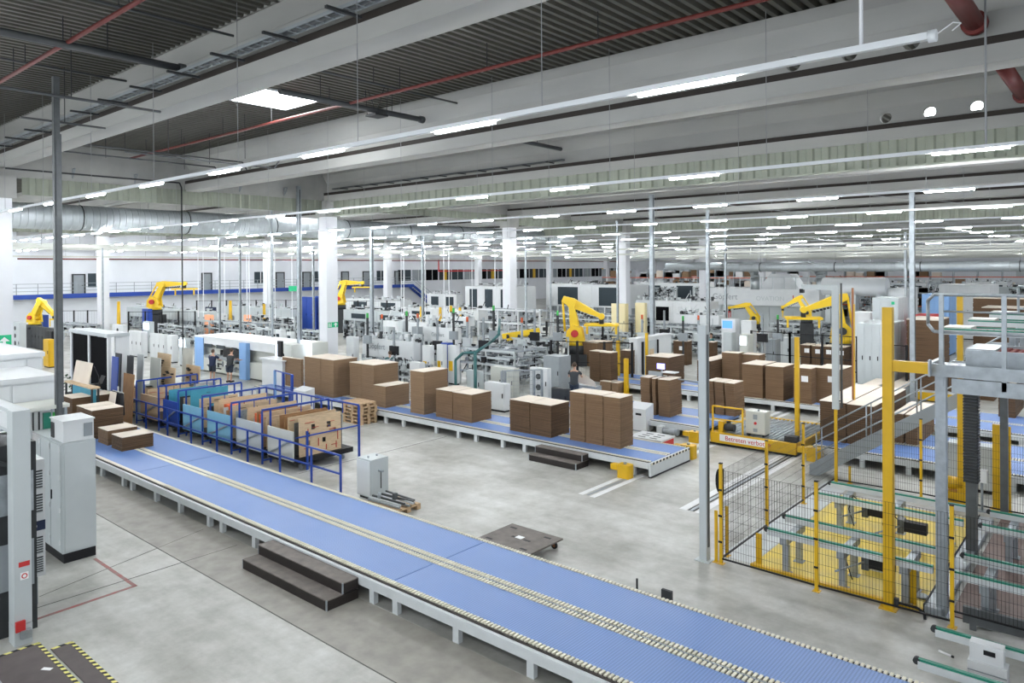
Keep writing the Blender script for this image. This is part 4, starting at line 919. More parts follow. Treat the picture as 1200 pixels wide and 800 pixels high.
plate(839.5, 658, 598, .06, 'short yellow upright just left of the pit fence corner'); plate(852, 651, 593, .07, 'short yellow upright just right of the pit fence corner'); plate(889.5, 661, 625, .12, 'short broad yellow plate at the left edge of the yellow floor')
plate(996, 566, 546, .06, 'short yellow upright at the back of the pit'); plate(1069, 708, 666, .14, 'broad yellow plate behind the tallest yellow post')
# tall yellow posts
t, p_, z1 = ypost(1042, 712, 360, .165, 'tallest yellow square post standing at the front of the yellow pit')
MB().box(p_.x+.08, -2.78, p_.y-.06, p_.y+.06, 4.37, 4.57).build('arm', 'yellow', t); MB().box(-2.8, -2.77, p_.y-.08, p_.y+.08, 4.33, 4.62).build('arm_plate', 'galv', t)
MB().box(p_.x+.09, p_.x+.16, p_.y-.05, p_.y+.03, .1, .22).build('socket', 'dgrey', t)
ypost(1126, 590, 346, .13, 'tall yellow post behind the grey column, right of the tallest one'); ypost(1168, 597, 497, .16, 'double yellow post at the right behind the pit'); ypost(1183, 600, 500, .07, 'slim yellow post at the right edge behind the pit')
ypost(934.5, 527, 395, .13, 'yellow square post at the back corner of the transfer car')
t = thing('yellow_post', 'slender post, white above and yellow below, before the big cardboard block', 'post', (-6.67, 22, 0)); q = Z(980, 566); 
MB().box(q.x-.04, q.x+.04, q.y-.04, q.y+.04, 0, 2.15).build('lower_shaft', 'yellow', t); MB().box(q.x-.09, q.x+.09, q.y-.06, q.y+.06, 2.15, 5.75).build('upper_shaft', 'lgrey', t)
MB().box(q.x-.95, q.x, q.y-.05, q.y+.05, 5.6, 5.75).build('arm', 'lgrey', t); MB().box(q.x-1.0, q.x-.9, q.y-.08, q.y+.08, 5.5, 5.62).build('arm_head', 'black', t); MB().tube((q.x+.16, q.y, 2.2), (q.x+.16, q.y, 5.8), .03, 6).build('side_tube', 'galvd', t); MB().bar((q.x+.05, q.y, 2.4), (q.x+.16, q.y, 2.4), .03).build('tube_clip', 'galvd', t)
t = thing('copper_post', 'thin copper and yellow post right of the white topped post', 'post', (-6.5, 24, 0)); q = PD(999, 24.5); MB().box(q.x-.03, q.x+.03, q.y-.03, q.y+.03, .02, 5.55).build('shaft', 'copper', t); MB().box(q.x+.03, q.x+.06, q.y-.03, q.y+.03, .02, 5.0).build('edge_strip', 'yellow', t)
MB().box(q.x-.06, q.x+.08, q.y-.06, q.y+.06, 0, .02).build('foot', 'yellow', t)
# yellow motor unit and cabinet behind pit
q = Z(1122, 592, 0); t = thing('lift_drive', 'yellow drive unit with motor at the foot of the tall yellow post', 'drive unit', (q.x, q.y, 0))
MB().box(q.x-.3, q.x+.3, q.y+.1, q.y+.5, 0, .3).build('base', 'yellow', t); MB().tube((q.x-.35, q.y+.3, .5), (q.x+.1, q.y+.3, .5), .17, 14).build('motor', 'yellow', t); MB().tube((q.x-.42, q.y+.3, .5), (q.x-.35, q.y+.3, .5), .18, 14).build('fan_cover', 'robot', t); MB().box(q.x+.1, q.x+.25, q.y+.12, q.y+.48, .3, .72).build('gearbox', 'yellow', t)
q = Z(1150, 585, 0); t = thing('control_cabinet', 'grey low cabinet behind the pit fence at the right', 'cabinet', (q.x, q.y, 0)); MB().box(q.x-.9, q.x+.2, q.y+.6, q.y+1.1, .1, 1.3).build('body', 'lgrey', t); MB().box(q.x-.85, q.x-.35, q.y+.58, q.y+.6, .15, 1.25).build('door', 'lgrey', t); MB().box(q.x-.3, q.x+.15, q.y+.58, q.y+.6, .15, 1.25).build('door', 'lgrey', t); MB().box(q.x-.85, q.x+.15, q.y+.65, q.y+1.05, 0, .1).build('plinth', 'black', t)
q = Z(1150, 600, 0); t = thing('grey_box', 'small pale box on a stand beside the bellows column', 'control box', (q.x, q.y, 0)); MB().box(q.x-.12, q.x+.12, q.y, q.y+.25, .75, 1.05).build('box', 'white', t); MB().tube((q.x, q.y+.12, 0), (q.x, q.y+.12, .75), .03, 8).build('stand', 'mgrey', t); MB().box(q.x-.15, q.x+.15, q.y, q.y+.28, 0, .02).build('foot', 'mgrey', t)
# pit conveyors
def rail_conv(label, x0, x1, ys, z=.9, cross=(), legs=True, motor=None):
    t = thing('chain_conveyor', label, 'conveyor', (x0, ys[0], 0))
    for y in ys:
        MB().box(x0, x1, y-.05, y+.05, z-.13, z-.02).build('rail', 'frame', t); MB().box(x0-.03, x1, y-.035, y+.035, z-.02, z+.012).build('green_belt', 'greenrail', t)
        MB().tube((x0-.02, y-.04, z-.03), (x0-.02, y+.04, z-.03), .05, 10).build('end_roller', 'dgrey', t)
    for x in cross:
        MB().box(x-.07, x+.07, ys[0]-.05, ys[-1]+.05, z-.27, z-.135).build('cross_beam', 'galv', t)
        if legs:
            for y in (ys[0]+.12, ys[-1]-.12): 
                MB().box(x-.06, x+.06, y-.06, y+.06, .02, z-.3).build('leg', 'galv', t); MB().box(x-.1, x+.1, y-.1, y+.1, 0.02, .035).build('foot', 'mgrey', t)
    b = MB(); b.tube((x0+.3, (ys[0]+ys[-1])/2-.2, z-.2), (x1-.3, (ys[0]+ys[-1])/2-.2, z-.2), .012, 5); b.build('air_line', 'red', t)
    if motor:
        for mx, my in motor:
            MB().box(mx-.22, mx+.22, my-.1, my+.1, z-.5, z-.28).build('drive_motor', 'black', t); MB().box(mx-.35, mx-.22, my-.12, my+.12, z-.55, z-.25).build('gearbox', 'galvd', t); MB().tube((mx-.3, my-.1, z-.4), (mx-.6, my-.9, z-.4), .02, 6).build('shaft', 'mgrey', t)
            MB().path([(mx-.35, my, z-.3), (mx-.6, my+.1, z-.15), (mx-.7, my+.1, z-.5), (mx-.55, my, z-.85)], .012, 5).build('cable', 'black', t)
    return t
rail_conv('green edged chain conveyor, front one over the yellow pit floor', -5.78, -2.78, (14.75, 15.75), .9, (-5.45, -4.35, -3.25), motor=[(-3.75, 15.3)])
rail_conv('green edged chain conveyor, rear one over the yellow pit floor', -5.8, -2.78, (17.8, 18.9), .9, (-5.3, -4.2, -3.2), motor=[(-4.6, 18.5), (-3.7, 17.9)])
rail_conv('green edged chain conveyor over the brown bed, nearer', -2.45, 3, (14.75, 15.75), .9, (-2.0, -.6, 1)); rail_conv('green edged chain conveyor over the brown bed, further back', -2.45, 3, (17.8, 18.9), .9, (-2.0, -.6, 1))
rail_conv('green edged chain conveyor in the lower right corner, outside the fence', -2.45, 3, (11.97, 13.19), .5, (-.2, 1.4))
t = thing('bed_beam', 'dark blue grey steel beam along the brown bed behind the fence', 'beam', (-2.4, 14.7, 0)); MB().box(-2.3, 3, 14.6, 14.68, .1, .38).build('beam', 'galvd', t); MB().box(-2.2, -2.1, 14.6, 14.68, 0, .1).build('foot', 'galvd', t)
t = thing('drive_cover', 'pale drive housing with black slot between the lower right rails', 'drive housing', (-1.6, 12.8, 0)); MB().box(-1.95, -1.45, 12.75, 13.0, .0, .34).build('body', 'white', t); MB().box(-1.93, -1.5, 12.80, 13.0, .34, .6).build('upper_body', 'white', t); MB().box(-1.75, -1.6, 12.79, 12.80, .46, .53).build('slot', 'black', t)
for z in (.1, .2): MB().box(-1.95, -1.45, 12.74, 12.75, z, z+.015).build('groove', 'mgrey', t)
q = Z(1108, 767); t = thing('floor_rod', 'short white rod lying on the floor at the lower right', 'rod', (q.x, q.y, 0)); MB().tube((q.x-.1, q.y+.03, .02), (q.x+.09, q.y-.03, .02), .018, 8).build('rod', 'paper', t); MB().tube((q.x+.09, q.y-.03, .02), (q.x+.12, q.y-.04, .02), .02, 8).build('rod_end', 'black', t)
t = thing('black_kickbar', 'bent black tube at the right front corner of the yellow pit', 'tube', (-2.9, 14.55, 0)); MB().path([(-3.5, 14.6, .14), (-3.0, 14.58, .14), (-2.88, 14.55, .1), (-2.86, 14.5, 0)], .025, 8).build('tube', 'black', t)
t = thing('pit_side_beam', 'pale steel beam along the right side of the yellow pit', 'beam', (-2.85, 17, 0)); MB().box(-2.93, -2.65, 14.8, 21, .02, .12).build('beam', 'galv', t); MB().box(-2.95, -2.93, 14.8, 21, .02, .15).build('lip', 'black', t)
t = thing('deep_sensor', 'round grey disc on the yellow pit floor near the tallest post', 'sensor', (-3.2, 15.2, .02)); MB().tube((-3.1, 15.4, .02), (-3.1, 15.4, .06), .12, 16).build('disc', 'mgrey', t)
q = Z(1025, 668, .02); t = thing('floor_motor', 'small pale gearbox with black hub on the yellow pit floor', 'gearbox', (q.x, q.y, .02)); MB().box(q.x-.2, q.x+.2, q.y-.05, q.y+.15, .02, .3).build('housing', 'cream', t); MB().tube((q.x, q.y-.05, .16), (q.x, q.y-.09, .16), .08, 12).build('hub', 'black', t)
# ================================================================= PLATFORM
t = thing('steel_platform', 'grey steel platform on columns, upper right', 'platform', (-2.7, 14.9, 0))
PX0, PX1_, PY0_, PY1_ = -2.9, 4, 14.85, 16.1
MB().box(PX0, PX1_, PY0_, PY0_+.08, 4.3, 4.52).build('edge_channel', 'galv', t); MB().box(PX0+.4, PX1_, PY0_+.02, PY0_+.1, 4.02, 4.28).build('lower_channel', 'galv', t)
MB().box(PX0, PX0+.08, PY0_+.08, PY1_, 4.3, 4.52).build('edge_channel', 'galv', t); MB().box(PX0+.08, PX1_, PY0_+.08, PY1_, 4.36, 4.42).build('deck', 'galv', t)
MB().box(-2.0, PX1_, PY1_, 21.9, 4.36, 4.42).build('deck', 'galv', t); MB().box(-2.1, -2.0, PY1_, 21.9, 4.3, 4.46).build('edge_channel', 'galv', t)
for y in (17, 18.4, 21.6): MB().box(PX0+.08, PX1_, y-.05, y+.05, 4.15, 4.36).build('cross_beam', 'galv', t)
for x, y, w_, m, nm in ((-2.68, 14.98, .17, 'galv', 'column'), (-2.72, 18.4, .2, 'galvd', 'column'), (-2.5, 21.6, .16, 'galvd', 'column'), (.8, 15, .17, 'galv', 'column')):
    MB().box(x-w_/2, x+w_/2, y-w_/2, y+w_/2, .02, 4.3).build(nm, m, t); MB().box(x-w_, x+w_, y-w_, y+w_, 0, .02).build('base_plate', m, t)
b = MB()
for i in range(40): b.box(-2.86, -2.58, 18.26, 18.54, 1.6+.066*i, 1.64+.066*i)
b.build('bellows', 'dgrey', t, stuff=True)
def railing(t, pts, z0, hs=(1.28, .9, .55), m='galv', close=True, r=.028):
    b = MB()
    for h in hs:
        for a, c in zip(pts, pts[1:]): b.tube((a[0], a[1], z0+h), (c[0], c[1], z0+h), r, 8)
    b.build('rails', m, t)
R0 = 4.52
b = MB(); 
for h in (1.25, .58): b.tube((-2.78, 14.92, R0+h), (4, 14.92, R0+h), .03, 8)
b.tube((-2.9, 15.05, R0+.7), (-2.9, 15.05, R0+1.13), .03, 8); b.tube((-2.9, 15.05, R0+1.13), (-2.78, 14.92, R0+1.25), .03, 8); b.tube((-2.9, 15.05, R0+.7), (-2.78, 14.92, R0+.58), .03, 8); b.tube((-2.68, 14.92, R0+.95), (4, 14.92, R0+.95), .018, 8)
b.build('front_rails', 'galv', t)
for x in (-2.66, -1.72, -.4, 1): MB().box(x-.035, x+.035, 14.87, 14.95, R0-.4, R0+1.25).build('rail_post', 'galv', t)
b = MB()
for h in (1.25, .7): b.tube((-2.2, 21.6, R0+h), (4, 21.6, R0+h), .03, 8)
for x in (-2.2, -1.2, 0): b.tube((x, 21.6, R0-.1), (x, 21.6, R0+1.25), .03, 8)
b.build('back_rails', 'galv', t)
t = thing('mesh_conveyor', 'conveyor with red chain mesh lying on the platform front', 'conveyor', (-2.2, 15.6, R0)); 
MB().box(-2.35, 4, 15.3, 15.36, R0-.1, R0+.24).build('side_plate', 'galv', t); MB().box(-2.35, 4, 16.5, 16.56, R0-.1, R0+.24).build('side_plate', 'galv', t)
b = MB(); x = -2.0
while x < 3.5:
    for k in range(9): b.rbox(x, 15.42+.12*k, R0+.18+.03*math.sin(x*5), .07, .07, .05, .7)
    x += .1
b.build('red_chain', 'redmesh', t, stuff=True); MB().box(-2.3, 4, 15.36, 16.5, R0-.1, R0+.16).build('bed', 'mgrey', t); MB().box(-2.35, -1.9, 15.36, 16.5, R0+.16, R0+.26).build('end_cover', 'galv', t)
for k, (y, z, lab) in enumerate(((17.5, R0+.42, 'first'), (19.2, R0+.5, 'second'), (20.8, R0+.58, 'third'))):
    rc = thing('roller_conveyor', 'green edged roller conveyor on the platform, %s behind the red mesh' % lab, 'conveyor', (-2.3, y, R0-.1))
    for dy in (0, .75): 
        MB().box(-3.1+.2*k, 4, y+dy, y+dy+.06, z-.1, z).build('side_rail', 'frame', rc); MB().box(-3.1+.2*k, 4, y+dy, y+dy+.06, z, z+.03).build('green_belt', 'greenrail' , rc)
    b = MB(); x = -3.0+.2*k
    while x < 3.5: b.tube((x, y+.06, z-.04), (x, y+.75, z-.04), .03, 6); x += .12
    b.build('rollers', 'redmesh' if k < 2 else 'galv', rc, stuff=True)
    MB().box(-1.95, -1.85, y+.1, y+.7, R0-.1, z-.1).build('leg_frame', 'galv', rc); MB().box(-3.1+.2*k, -2.6+.2*k, y+.06, y+.75, z-.02, z+.06).build('end_cover', 'cream', rc); MB().box(1, 1.1, y+.1, y+.7, R0-.1, z-.1).build('leg_frame', 'galv', rc)
# stair
t = thing('steel_stair', 'grey steel stair with tube handrails rising right to the platform', 'stair', (-7.3, 22.4, 0))
def sz(x): return (x+7.65)*.665
SY0, SY1 = 22.4, 22.9
for y in (SY0, SY1): MB().poly([(-7.5, y, 0.0), (-7.5, y, .30), (-1.0, y, sz(-1.0)+.18), (-1.0, y, sz(-1.0)-.12), (-7.25, y, 0.0)], (0, .05, 0)).build('stringer', 'mgrey', t)
for i in range(19):
    x = -7.3+.33*i; MB().box(x, x+.28, SY0+.05, SY1, sz(x+.14)+.0, sz(x+.14)+.04).build('tread', 'galv', t)
for y in (SY0, SY1):
    b = MB()
    for h in (1.12, .8, .45): b.tube((-7.3, y+.02, sz(-7.3)+h), (-1.0, y+.02, sz(-1.0)+h), .022 if h > 1 else .016, 8)
    b.build('handrails', 'galv', t)
    for x in (-7.3, -5.9, -4.6, -3.3, -1.6): MB().tube((x, y+.02, sz(x)+.1), (x, y+.02, sz(x)+1.12), .02, 8).build('rail_post', 'galv', t)
MB().box(-1.0, 4, 21.9, 23.4, 4.3, 4.42).build('landing', 'galv', t)
MB().box(2.9, 3.05, 22.0, 22.15, 0, 4.3).build('landing_column', 'galvd', t)
# monitor stand
q = Z(776, 496, 0); t = thing('operator_terminal', 'violet lit monitor on a grey terminal before the wavy bundles', 'terminal', (q.x, q.y, 0)); zz = PY(776, 432, q.y).z
MB().box(q.x-.03, q.x+.03, q.y-.03, q.y+.03, .02, zz).build('stand', 'mgrey', t); MB().box(q.x-.2, q.x+.2, q.y-.15, q.y+.15, 0, .02).build('foot', 'mgrey', t)
MB().box(q.x-.55, q.x+.05, q.y-.12, q.y-.04, zz-.55, zz-.12).build('cabinet', 'mgrey', t); s_ = MB().box(q.x-.18, q.x+.2, q.y-.1, q.y-.05, zz-.02, zz+.24).build('monitor', 'black', t); MB().box(q.x-.165, q.x+.185, q.y-.104, q.y-.10, zz, zz+.22).build('screen', 'screenv', s_)
MB().tube((q.x+.05, q.y, zz-.3), (q.x+1.6, q.y+.0, zz-.4), .03, 6).build('side_arm', 'mgrey', t); MB().box(q.x+.05, q.x+.6, q.y-.1, q.y+.3, zz-.14, zz-.1).build('shelf', 'white', t); MB().tube((q.x+1.6, q.y, 0), (q.x+1.6, q.y, zz-.37), .03, 6).build('arm_leg', 'mgrey', t)
X0, X1, Y0, Y1, a, b_ = cbox(757, 507, 480, 735, 766, 0)
t = thing('white_console', 'white lidded console box behind the tall stack at the conveyor end', 'console', (X0, Y0, 0)); MB().box(X0, X1, Y0, Y1, .05, b_).build('body', 'white', t); MB().poly([(X0, Y0-.02, b_), (X0, Y1, b_), (X0, Y1, b_+.16)], (X1-X0, 0, 0)).build('lid', 'white', t); MB().box(X1-.45, X1-.2, Y0-.01, Y0, b_-.25, b_-.17).build('round_label', 'black', t); MB().box(X0+.02, X1-.02, Y0+.02, Y1-.02, 0, .05).build('plinth', 'mgrey', t)
X0, X1, Y0, Y1, a, b_ = cbox(358, 482, 459, 344, 369, 0)
t = thing('white_console', 'white box cabinet with sloping lid beside the blue rack frames', 'console', (X0, Y0, 0)); MB().box(X0, X1, Y0, Y1, .05, b_).build('body', 'white', t); MB().poly([(X0, Y0-.02, b_), (X0, Y1, b_), (X0, Y1, b_+.12)], (X1-X0, 0, 0)).build('lid', 'white', t); MB().box(X0+.05, X1-.05, Y0-.01, Y0, .2, b_-.1).build('door', 'white', t); MB().box(X0+.02, X1-.02, Y0+.02, Y1-.02, 0, .05).build('plinth', 'mgrey', t)
# ================================================================= MACHINE HALL
def ybase(D): return CY-2+EYE*F/D
def dims(px, D, yt, xl, xr, z0=0):
    """near corner under pixel column px at depth D, extents to columns xl / xr, height from row yt"""
    p_ = PD(px, D); X1, Y0 = p_.x, p_.y
    return PY(xl, 300, Y0).x, X1, Y0, min(Y0+5, PX(xr, 300, X1).y), z0, PY(px, yt, Y0).z
def fit(t, x0, x1, y0, y1, z0, z1, n, mats=('galv', 'dgrey', 'lgrey', 'white', 'mgrey', 'black'), s=1.0):
    n = int(n*1.3)+1
    for m in mats:
        b = MB()
        for i in range(n):
            x = random.uniform(x0, x1); y = random.uniform(y0, y1); z = random.uniform(z0, z1); k = random.random()
            if k < .45: a, c, d = [random.uniform(.06, .32)*s for _ in range(3)]; b.box(x-a/2, x+a/2, y-c/2, y+c/2, z-d/2, z+d/2)
            elif k < .62: b.tube((x, y, z), (x, min(y1, y+random.uniform(.3, 1.2)), z), .04*s, 6)
            elif k < .82: b.tube((x, y, z), (min(x1, x+random.uniform(.3, 1.4)), y, z), .035*s, 6)
            elif k < .92: b.tube((x, y, z0), (x, y, z), .03, 5)
            else: b.tube((x, y, z), (x+random.uniform(-.5, .5), y+.1, z+random.uniform(.2, .6)), .03, 5)
        b.build('fittings', m, t, stuff=True)
def cabinet(label, a, m='lgrey', z0=0, doors=None, screen=None, warn=False, fans=False, cat='cabinet', window=None, top=None):
    X0, X1, Y0, Y1, zz, h = dims(*a, z0)
    if Y1-Y0 < .2: Y1 = Y0+.4
    t = thing('machine_cabinet', label, cat, (X0, Y0, z0)); MB().box(X0, X1, Y0, Y1, z0+.08, h).build('body', m, t); MB().box(X0+.03, X1-.03, Y0+.03, Y1-.03, z0, z0+.08).build('plinth', 'black', t)
    n = doors or max(1, round((X1-X0)/.8)); w_ = (X1-X0)/n
    for i in range(n):
        d = MB().box(X0+i*w_+.02, X0+(i+1)*w_-.02, Y0-.02, Y0, z0+.12, h-.05).build('door', m, t); MB().box(X0+(i+1)*w_-.12, X0+(i+1)*w_-.08, Y0-.045, Y0-.02, z0+(h-z0)*.5, z0+(h-z0)*.5+.2).build('door_handle', 'black', d)
    n = max(1, round((Y1-Y0)/1.2)); w_ = (Y1-Y0)/n
    for i in range(n): MB().box(X1, X1+.02, Y0+i*w_+.03, Y0+(i+1)*w_-.03, z0+.12, h-.05).build('side_panel', m, t)
    if screen: s_ = MB().box(X0+.1*(X1-X0), X0+.8*(X1-X0), Y0-.05, Y0-.02, h-.6, h-.12).build('screen', screen, t)
    if warn: MB().box(X0+.15*(X1-X0), X0+.6*(X1-X0), Y0-.028, Y0-.02, z0+(h-z0)*.35, z0+(h-z0)*.6).build('warning_label', 'yellow', t)
    if fans:
        for i in range(3): MB().tube(((X0+X1)/2, Y0-.02, h-.4-.5*i), ((X0+X1)/2, Y0-.05, h-.4-.5*i), .14, 12).build('fan', 'dgrey', t)
    if window: MB().box(X0+window[0]*(X1-X0), X0+window[1]*(X1-X0), Y0-.03, Y0-.02, z0+(h-z0)*window[2], z0+(h-z0)*window[3]).build('window', 'window', t)
    if top: MB().box(X0+.1, X1-.1, Y0+.1, Y1-.1, h, h+top).build('top_box', 'white', t)
    return t, (X0, X1, Y0, Y1, z0, h)
def press(label, a, m='white', frac=.45, logo=None, win=0, n=14, cat='machine', hood=None, blue=False):
    """long machine: rollers and drives below, smooth enamel housing above"""
    X0, X1, Y0, Y1, z0, h = dims(*a); t = thing('converting_machine', label, cat, (X0, Y0, 0)); L = X1-X0; zc = h*(1-frac)
    MB().box(X0, X1, Y0, Y1, zc, h).build('housing', m, t); MB().box(X0+.1, X1-.1, Y0+.25, Y1-.2, .1, zc).build('lower_frame', 'mgrey', t)
    k = max(2, round(L/1.6))
    for i in range(k+1):
        x = X0+L*i/k; MB().box(x-.07, x+.07, Y0, Y0+.2, 0, zc).build('leg', m, t)
    for i in range(k):
        MB().box(X0+L*i/k+.04, X0+L*(i+1)/k-.04, Y0-.03, Y0, zc+.06, h-.1).build('cover_panel', m, t)
    if win:
        for i in range(win): x = X0+L*(i+.3)/win; MB().box(x, x+.5*L/win, Y0-.045, Y0-.03, zc+.2, h-.3).build('window', 'window', t)
    MB().box(X0, X1, Y0+.05, Y0+.12, zc*.55, zc*.62).build('guide_rail', 'galv', t)
    fit(t, X0, X1, Y0-.05, Y0+.3, .15, zc, n); fit(t, X0, X1, Y0+.2, Y1, h, h+.35, n//2, ('lgrey', 'white', 'dgrey'))
    if logo: text(logo[0], logo[1], (X0+L*logo[2], Y0-.05, zc+(h-zc)*logo[3]), FRONT, 'mgrey', t, 'lettering')
    if hood: MB().poly([(X0+hood[0], Y0, h), (X0+hood[1], Y0, h), (X0+hood[1]-.5, Y0, h+hood[2]), (X0+hood[0]+.5, Y0, h+hood[2])], (0, (Y1-Y0)*.8, 0)).build('hood', m, t)
    return t, (X0, X1, Y0, Y1, z0, h)
def frame(label, a, m='lgrey', n=20, levels=(.5, .8), cat='machine', extra=(), legs=4):
    """open structure of posts, cross bars, rollers and cylinders"""
    X0, X1, Y0, Y1, z0, h = dims(*a); t = thing('conveyor_frame', label, cat, (X0, Y0, 0)); L = X1-X0
    k = max(1, round(L/1.8))
    for i in range(k+1):
        for y in (Y0, Y1): x = X0+L*i/k; MB().box(x-.05, x+.05, y-.05, y+.05, 0, h).build('upright', m, t)
    for f_ in levels+(1.0,):
        for y in (Y0, Y1): MB().box(X0-.05, X1+.05, y-.04, y+.04, h*f_-.12, h*f_).build('rail', m, t)
        b = MB(); x = X0+.1
        while x < X1: b.tube((x, Y0, h*f_-.05), (x, Y1, h*f_-.05), .035, 6); x += .3
        b.build('rollers', 'galv', t, stuff=True)
    fit(t, X0, X1, Y0-.1, Y1, .3, h, n); 
    return t, (X0, X1, Y0, Y1, z0, h)
def guard(label, pts, h=2.0, m='black', step=1.1):
    """safety fence of broad posts with thin rails and mesh"""
    t = thing('safety_fence', label, 'fence', (pts[0][0], pts[0][1], 0)); rb = MB(); mb = MB()
    for a, c in zip(pts, pts[1:]):
        a = Vector((a[0], a[1], 0)); c = Vector((c[0], c[1], 0)); L = (c-a).length; n = max(1, round(L/step))
        for i in range(n+1):
            q = a+(c-a)*i/n; MB().box(q.x-.05, q.x+.05, q.y-.05, q.y+.05, 0, h).build('fence_post', m, t)
        for z in (.15, h*.5, h-.05): rb.bar((a.x, a.y, z), (c.x, c.y, z), .04)
        k = int(L/.25)
        for i in range(k): q = a+(c-a)*(i+.5)/k; mb.tube((q.x, q.y, .15), (q.x, q.y, h-.05), .004, 3, caps=False)
    rb.build('rails', m, t, stuff=True); mb.build('wire_mesh', m, t, stuff=True); return t
def robot(label, px, D, yaw, pose=(70, -35, 20), s=1.0, ped=1.2, grip='plate', gm='robot'):
    """palletising robot; pose = shoulder, elbow, wrist angles in degrees above the horizon"""
    p_ = PD(px, D); x, y = p_.x, p_.y; t = thing('industrial_robot', label, 'robot', (x, y, 0)); u = Vector((math.cos(yaw), math.sin(yaw), 0)); v = Vector((-u.y, u.x, 0)); Zv = Vector((0, 0, 1))
    MB().rbox(x, y, 0, 1.0*s, 1.0*s, ped, yaw).build('pedestal', 'dgrey', t)
    MB().tube((x, y, ped), (x, y, ped+.35*s), .45*s, 18).build('base', 'dgrey', t); MB().tube((x, y, ped+.35*s), (x, y, ped+.6*s), .42*s, 18, r2=.36*s).build('turntable', 'robot', t)
    S = Vector((x, y, ped+.85*s)); b = MB()
    for sg in (-1, 1): b.poly([S+v*(sg*.25*s)-u*.38*s-Zv*.35*s, S+v*(sg*.25*s)+u*.38*s-Zv*.35*s, S+v*(sg*.25*s)+u*.28*s+Zv*.22*s, S+v*(sg*.25*s)-u*.1*s+Zv*.35*s, S+v*(sg*.25*s)-u*.35*s+Zv*.1*s], v*(sg*.1*s))
    b.tube(S-v*.34*s, S+v*.34*s, .2*s, 14); b.build('shoulder', 'robot', t); MB().tube(S+v*.3*s, S+v*.52*s, .15*s, 12).build('shoulder_motor', 'dgrey', t); MB().tube(S-v*.3*s, S-v*.5*s, .15*s, 12).build('shoulder_motor', 'red', t)
    a = math.radians(pose[0]); E_ = S+(u*math.cos(a)+Zv*math.sin(a))*1.25*s
    d = (E_-S).normalized(); nrm = v.cross(d)
    b = MB()
    for sg in (-1, 1):
        o = v*(sg*.16*s); b.poly([S+o-nrm*.2*s, E_+o-nrm*.11*s, E_+o+nrm*.11*s, S+o+nrm*.2*s], v*(sg*.09*s))
    b.poly([S+d*.3*s-nrm*.1*s-v*.16*s, S+d*.9*s-nrm*.08*s-v*.16*s, S+d*.9*s+nrm*.08*s-v*.16*s, S+d*.3*s+nrm*.1*s-v*.16*s], v*.32*s); b.build('lower_arm', 'robot', t)
    b = MB(); b.tube(S-u*.45*s+Zv*.05*s, E_-u*.38*s+Zv*.12*s, .05*s, 8); b.build('parallel_link', 'robot', t)
    b = MB(); b.tube(E_-v*.3*s, E_+v*.3*s, .19*s, 14); b.build('elbow', 'robot', t)
    a2 = math.radians(pose[1]); W_ = E_+(u*math.cos(a2)+Zv*math.sin(a2))*1.35*s; d2 = (W_-E_).normalized(); n2 = v.cross(d2)
    b = MB(); b.poly([E_-d2*.42*s-n2*.14*s-v*.14*s, E_-n2*.22*s-v*.14*s, W_-n2*.07*s-v*.14*s, W_+n2*.07*s-v*.14*s, E_+n2*.18*s-v*.14*s, E_-d2*.42*s+n2*.1*s-v*.14*s], v*.28*s); b.build('upper_arm', 'robot', t)
    b = MB()
    for k in range(7): b.tube(E_+d2*(.1+.14*k)*s+n2*.22*s, E_+d2*(.2+.14*k)*s+n2*(.23-.01*k)*s, .045*s, 6)
    b.build('cable_pack', 'dgrey', t, stuff=True)
    MB().tube(W_-v*.15*s, W_+v*.15*s, .13*s, 12).build('wrist', 'robot', t); MB().tube(W_, W_-Zv*.32*s, .1*s, 12).build('flange', 'dgrey', t)
    G_ = W_-Zv*.34*s; g = MB()
    if grip == 'plate':
        for k in (-1, 0, 1): g.bar(G_+v*(.35*k*s)-u*.7*s, G_+v*(.35*k*s)+u*.7*s, .09*s)
        g.bar(G_-v*.45*s-u*.5*s, G_+v*.45*s-u*.5*s, .08*s); g.bar(G_-v*.45*s+u*.5*s, G_+v*.45*s+u*.5*s, .08*s)
        for k in (-1, 1): g.bar(G_+u*.6*k*s, G_+u*.6*k*s-Zv*.4*s, .07*s)
    else:
        g.bar(G_-v*.3*s, G_+v*.3*s, .12*s); g.bar(G_-v*.3*s, G_-v*.3*s-Zv*.5*s, .06*s); g.bar(G_+v*.3*s, G_+v*.3*s-Zv*.5*s, .06*s)
    g.build('gripper', gm, t)
    return t
robot('yellow robot at the far left, arm bent over, before the white wall', 40, 60, math.radians(25), (58, -38), 1.15, 1.5, 'claw')
robot('yellow robot with raised arm left of the middle, before the white wall', 181, 70, math.radians(40), (62, 2), 1.5, 2.0)
robot('half hidden yellow robot behind the white column with the exit sign', 398, 72, math.radians(35), (70, 0), 1.3, 2.3)
robot('large yellow robot in the middle of the hall, arm reaching right', 674, 47, math.radians(30), (97, -24), 1.55, .75, 'plate')
robot('yellow robot right of the middle, arm reaching left before the white line', 985, 44, math.radians(205), (84, -18), 1.5, 1.1, 'plate')
robot('small yellow robot just left of the right-hand robot', 945, 52, math.radians(200), (60, -30), .9, 2.2, 'claw')
robot('orange red robot arm behind the black fence on the right', 884, 60, math.radians(190), (55, -10), 1.0, 1.2, 'claw', 'red')
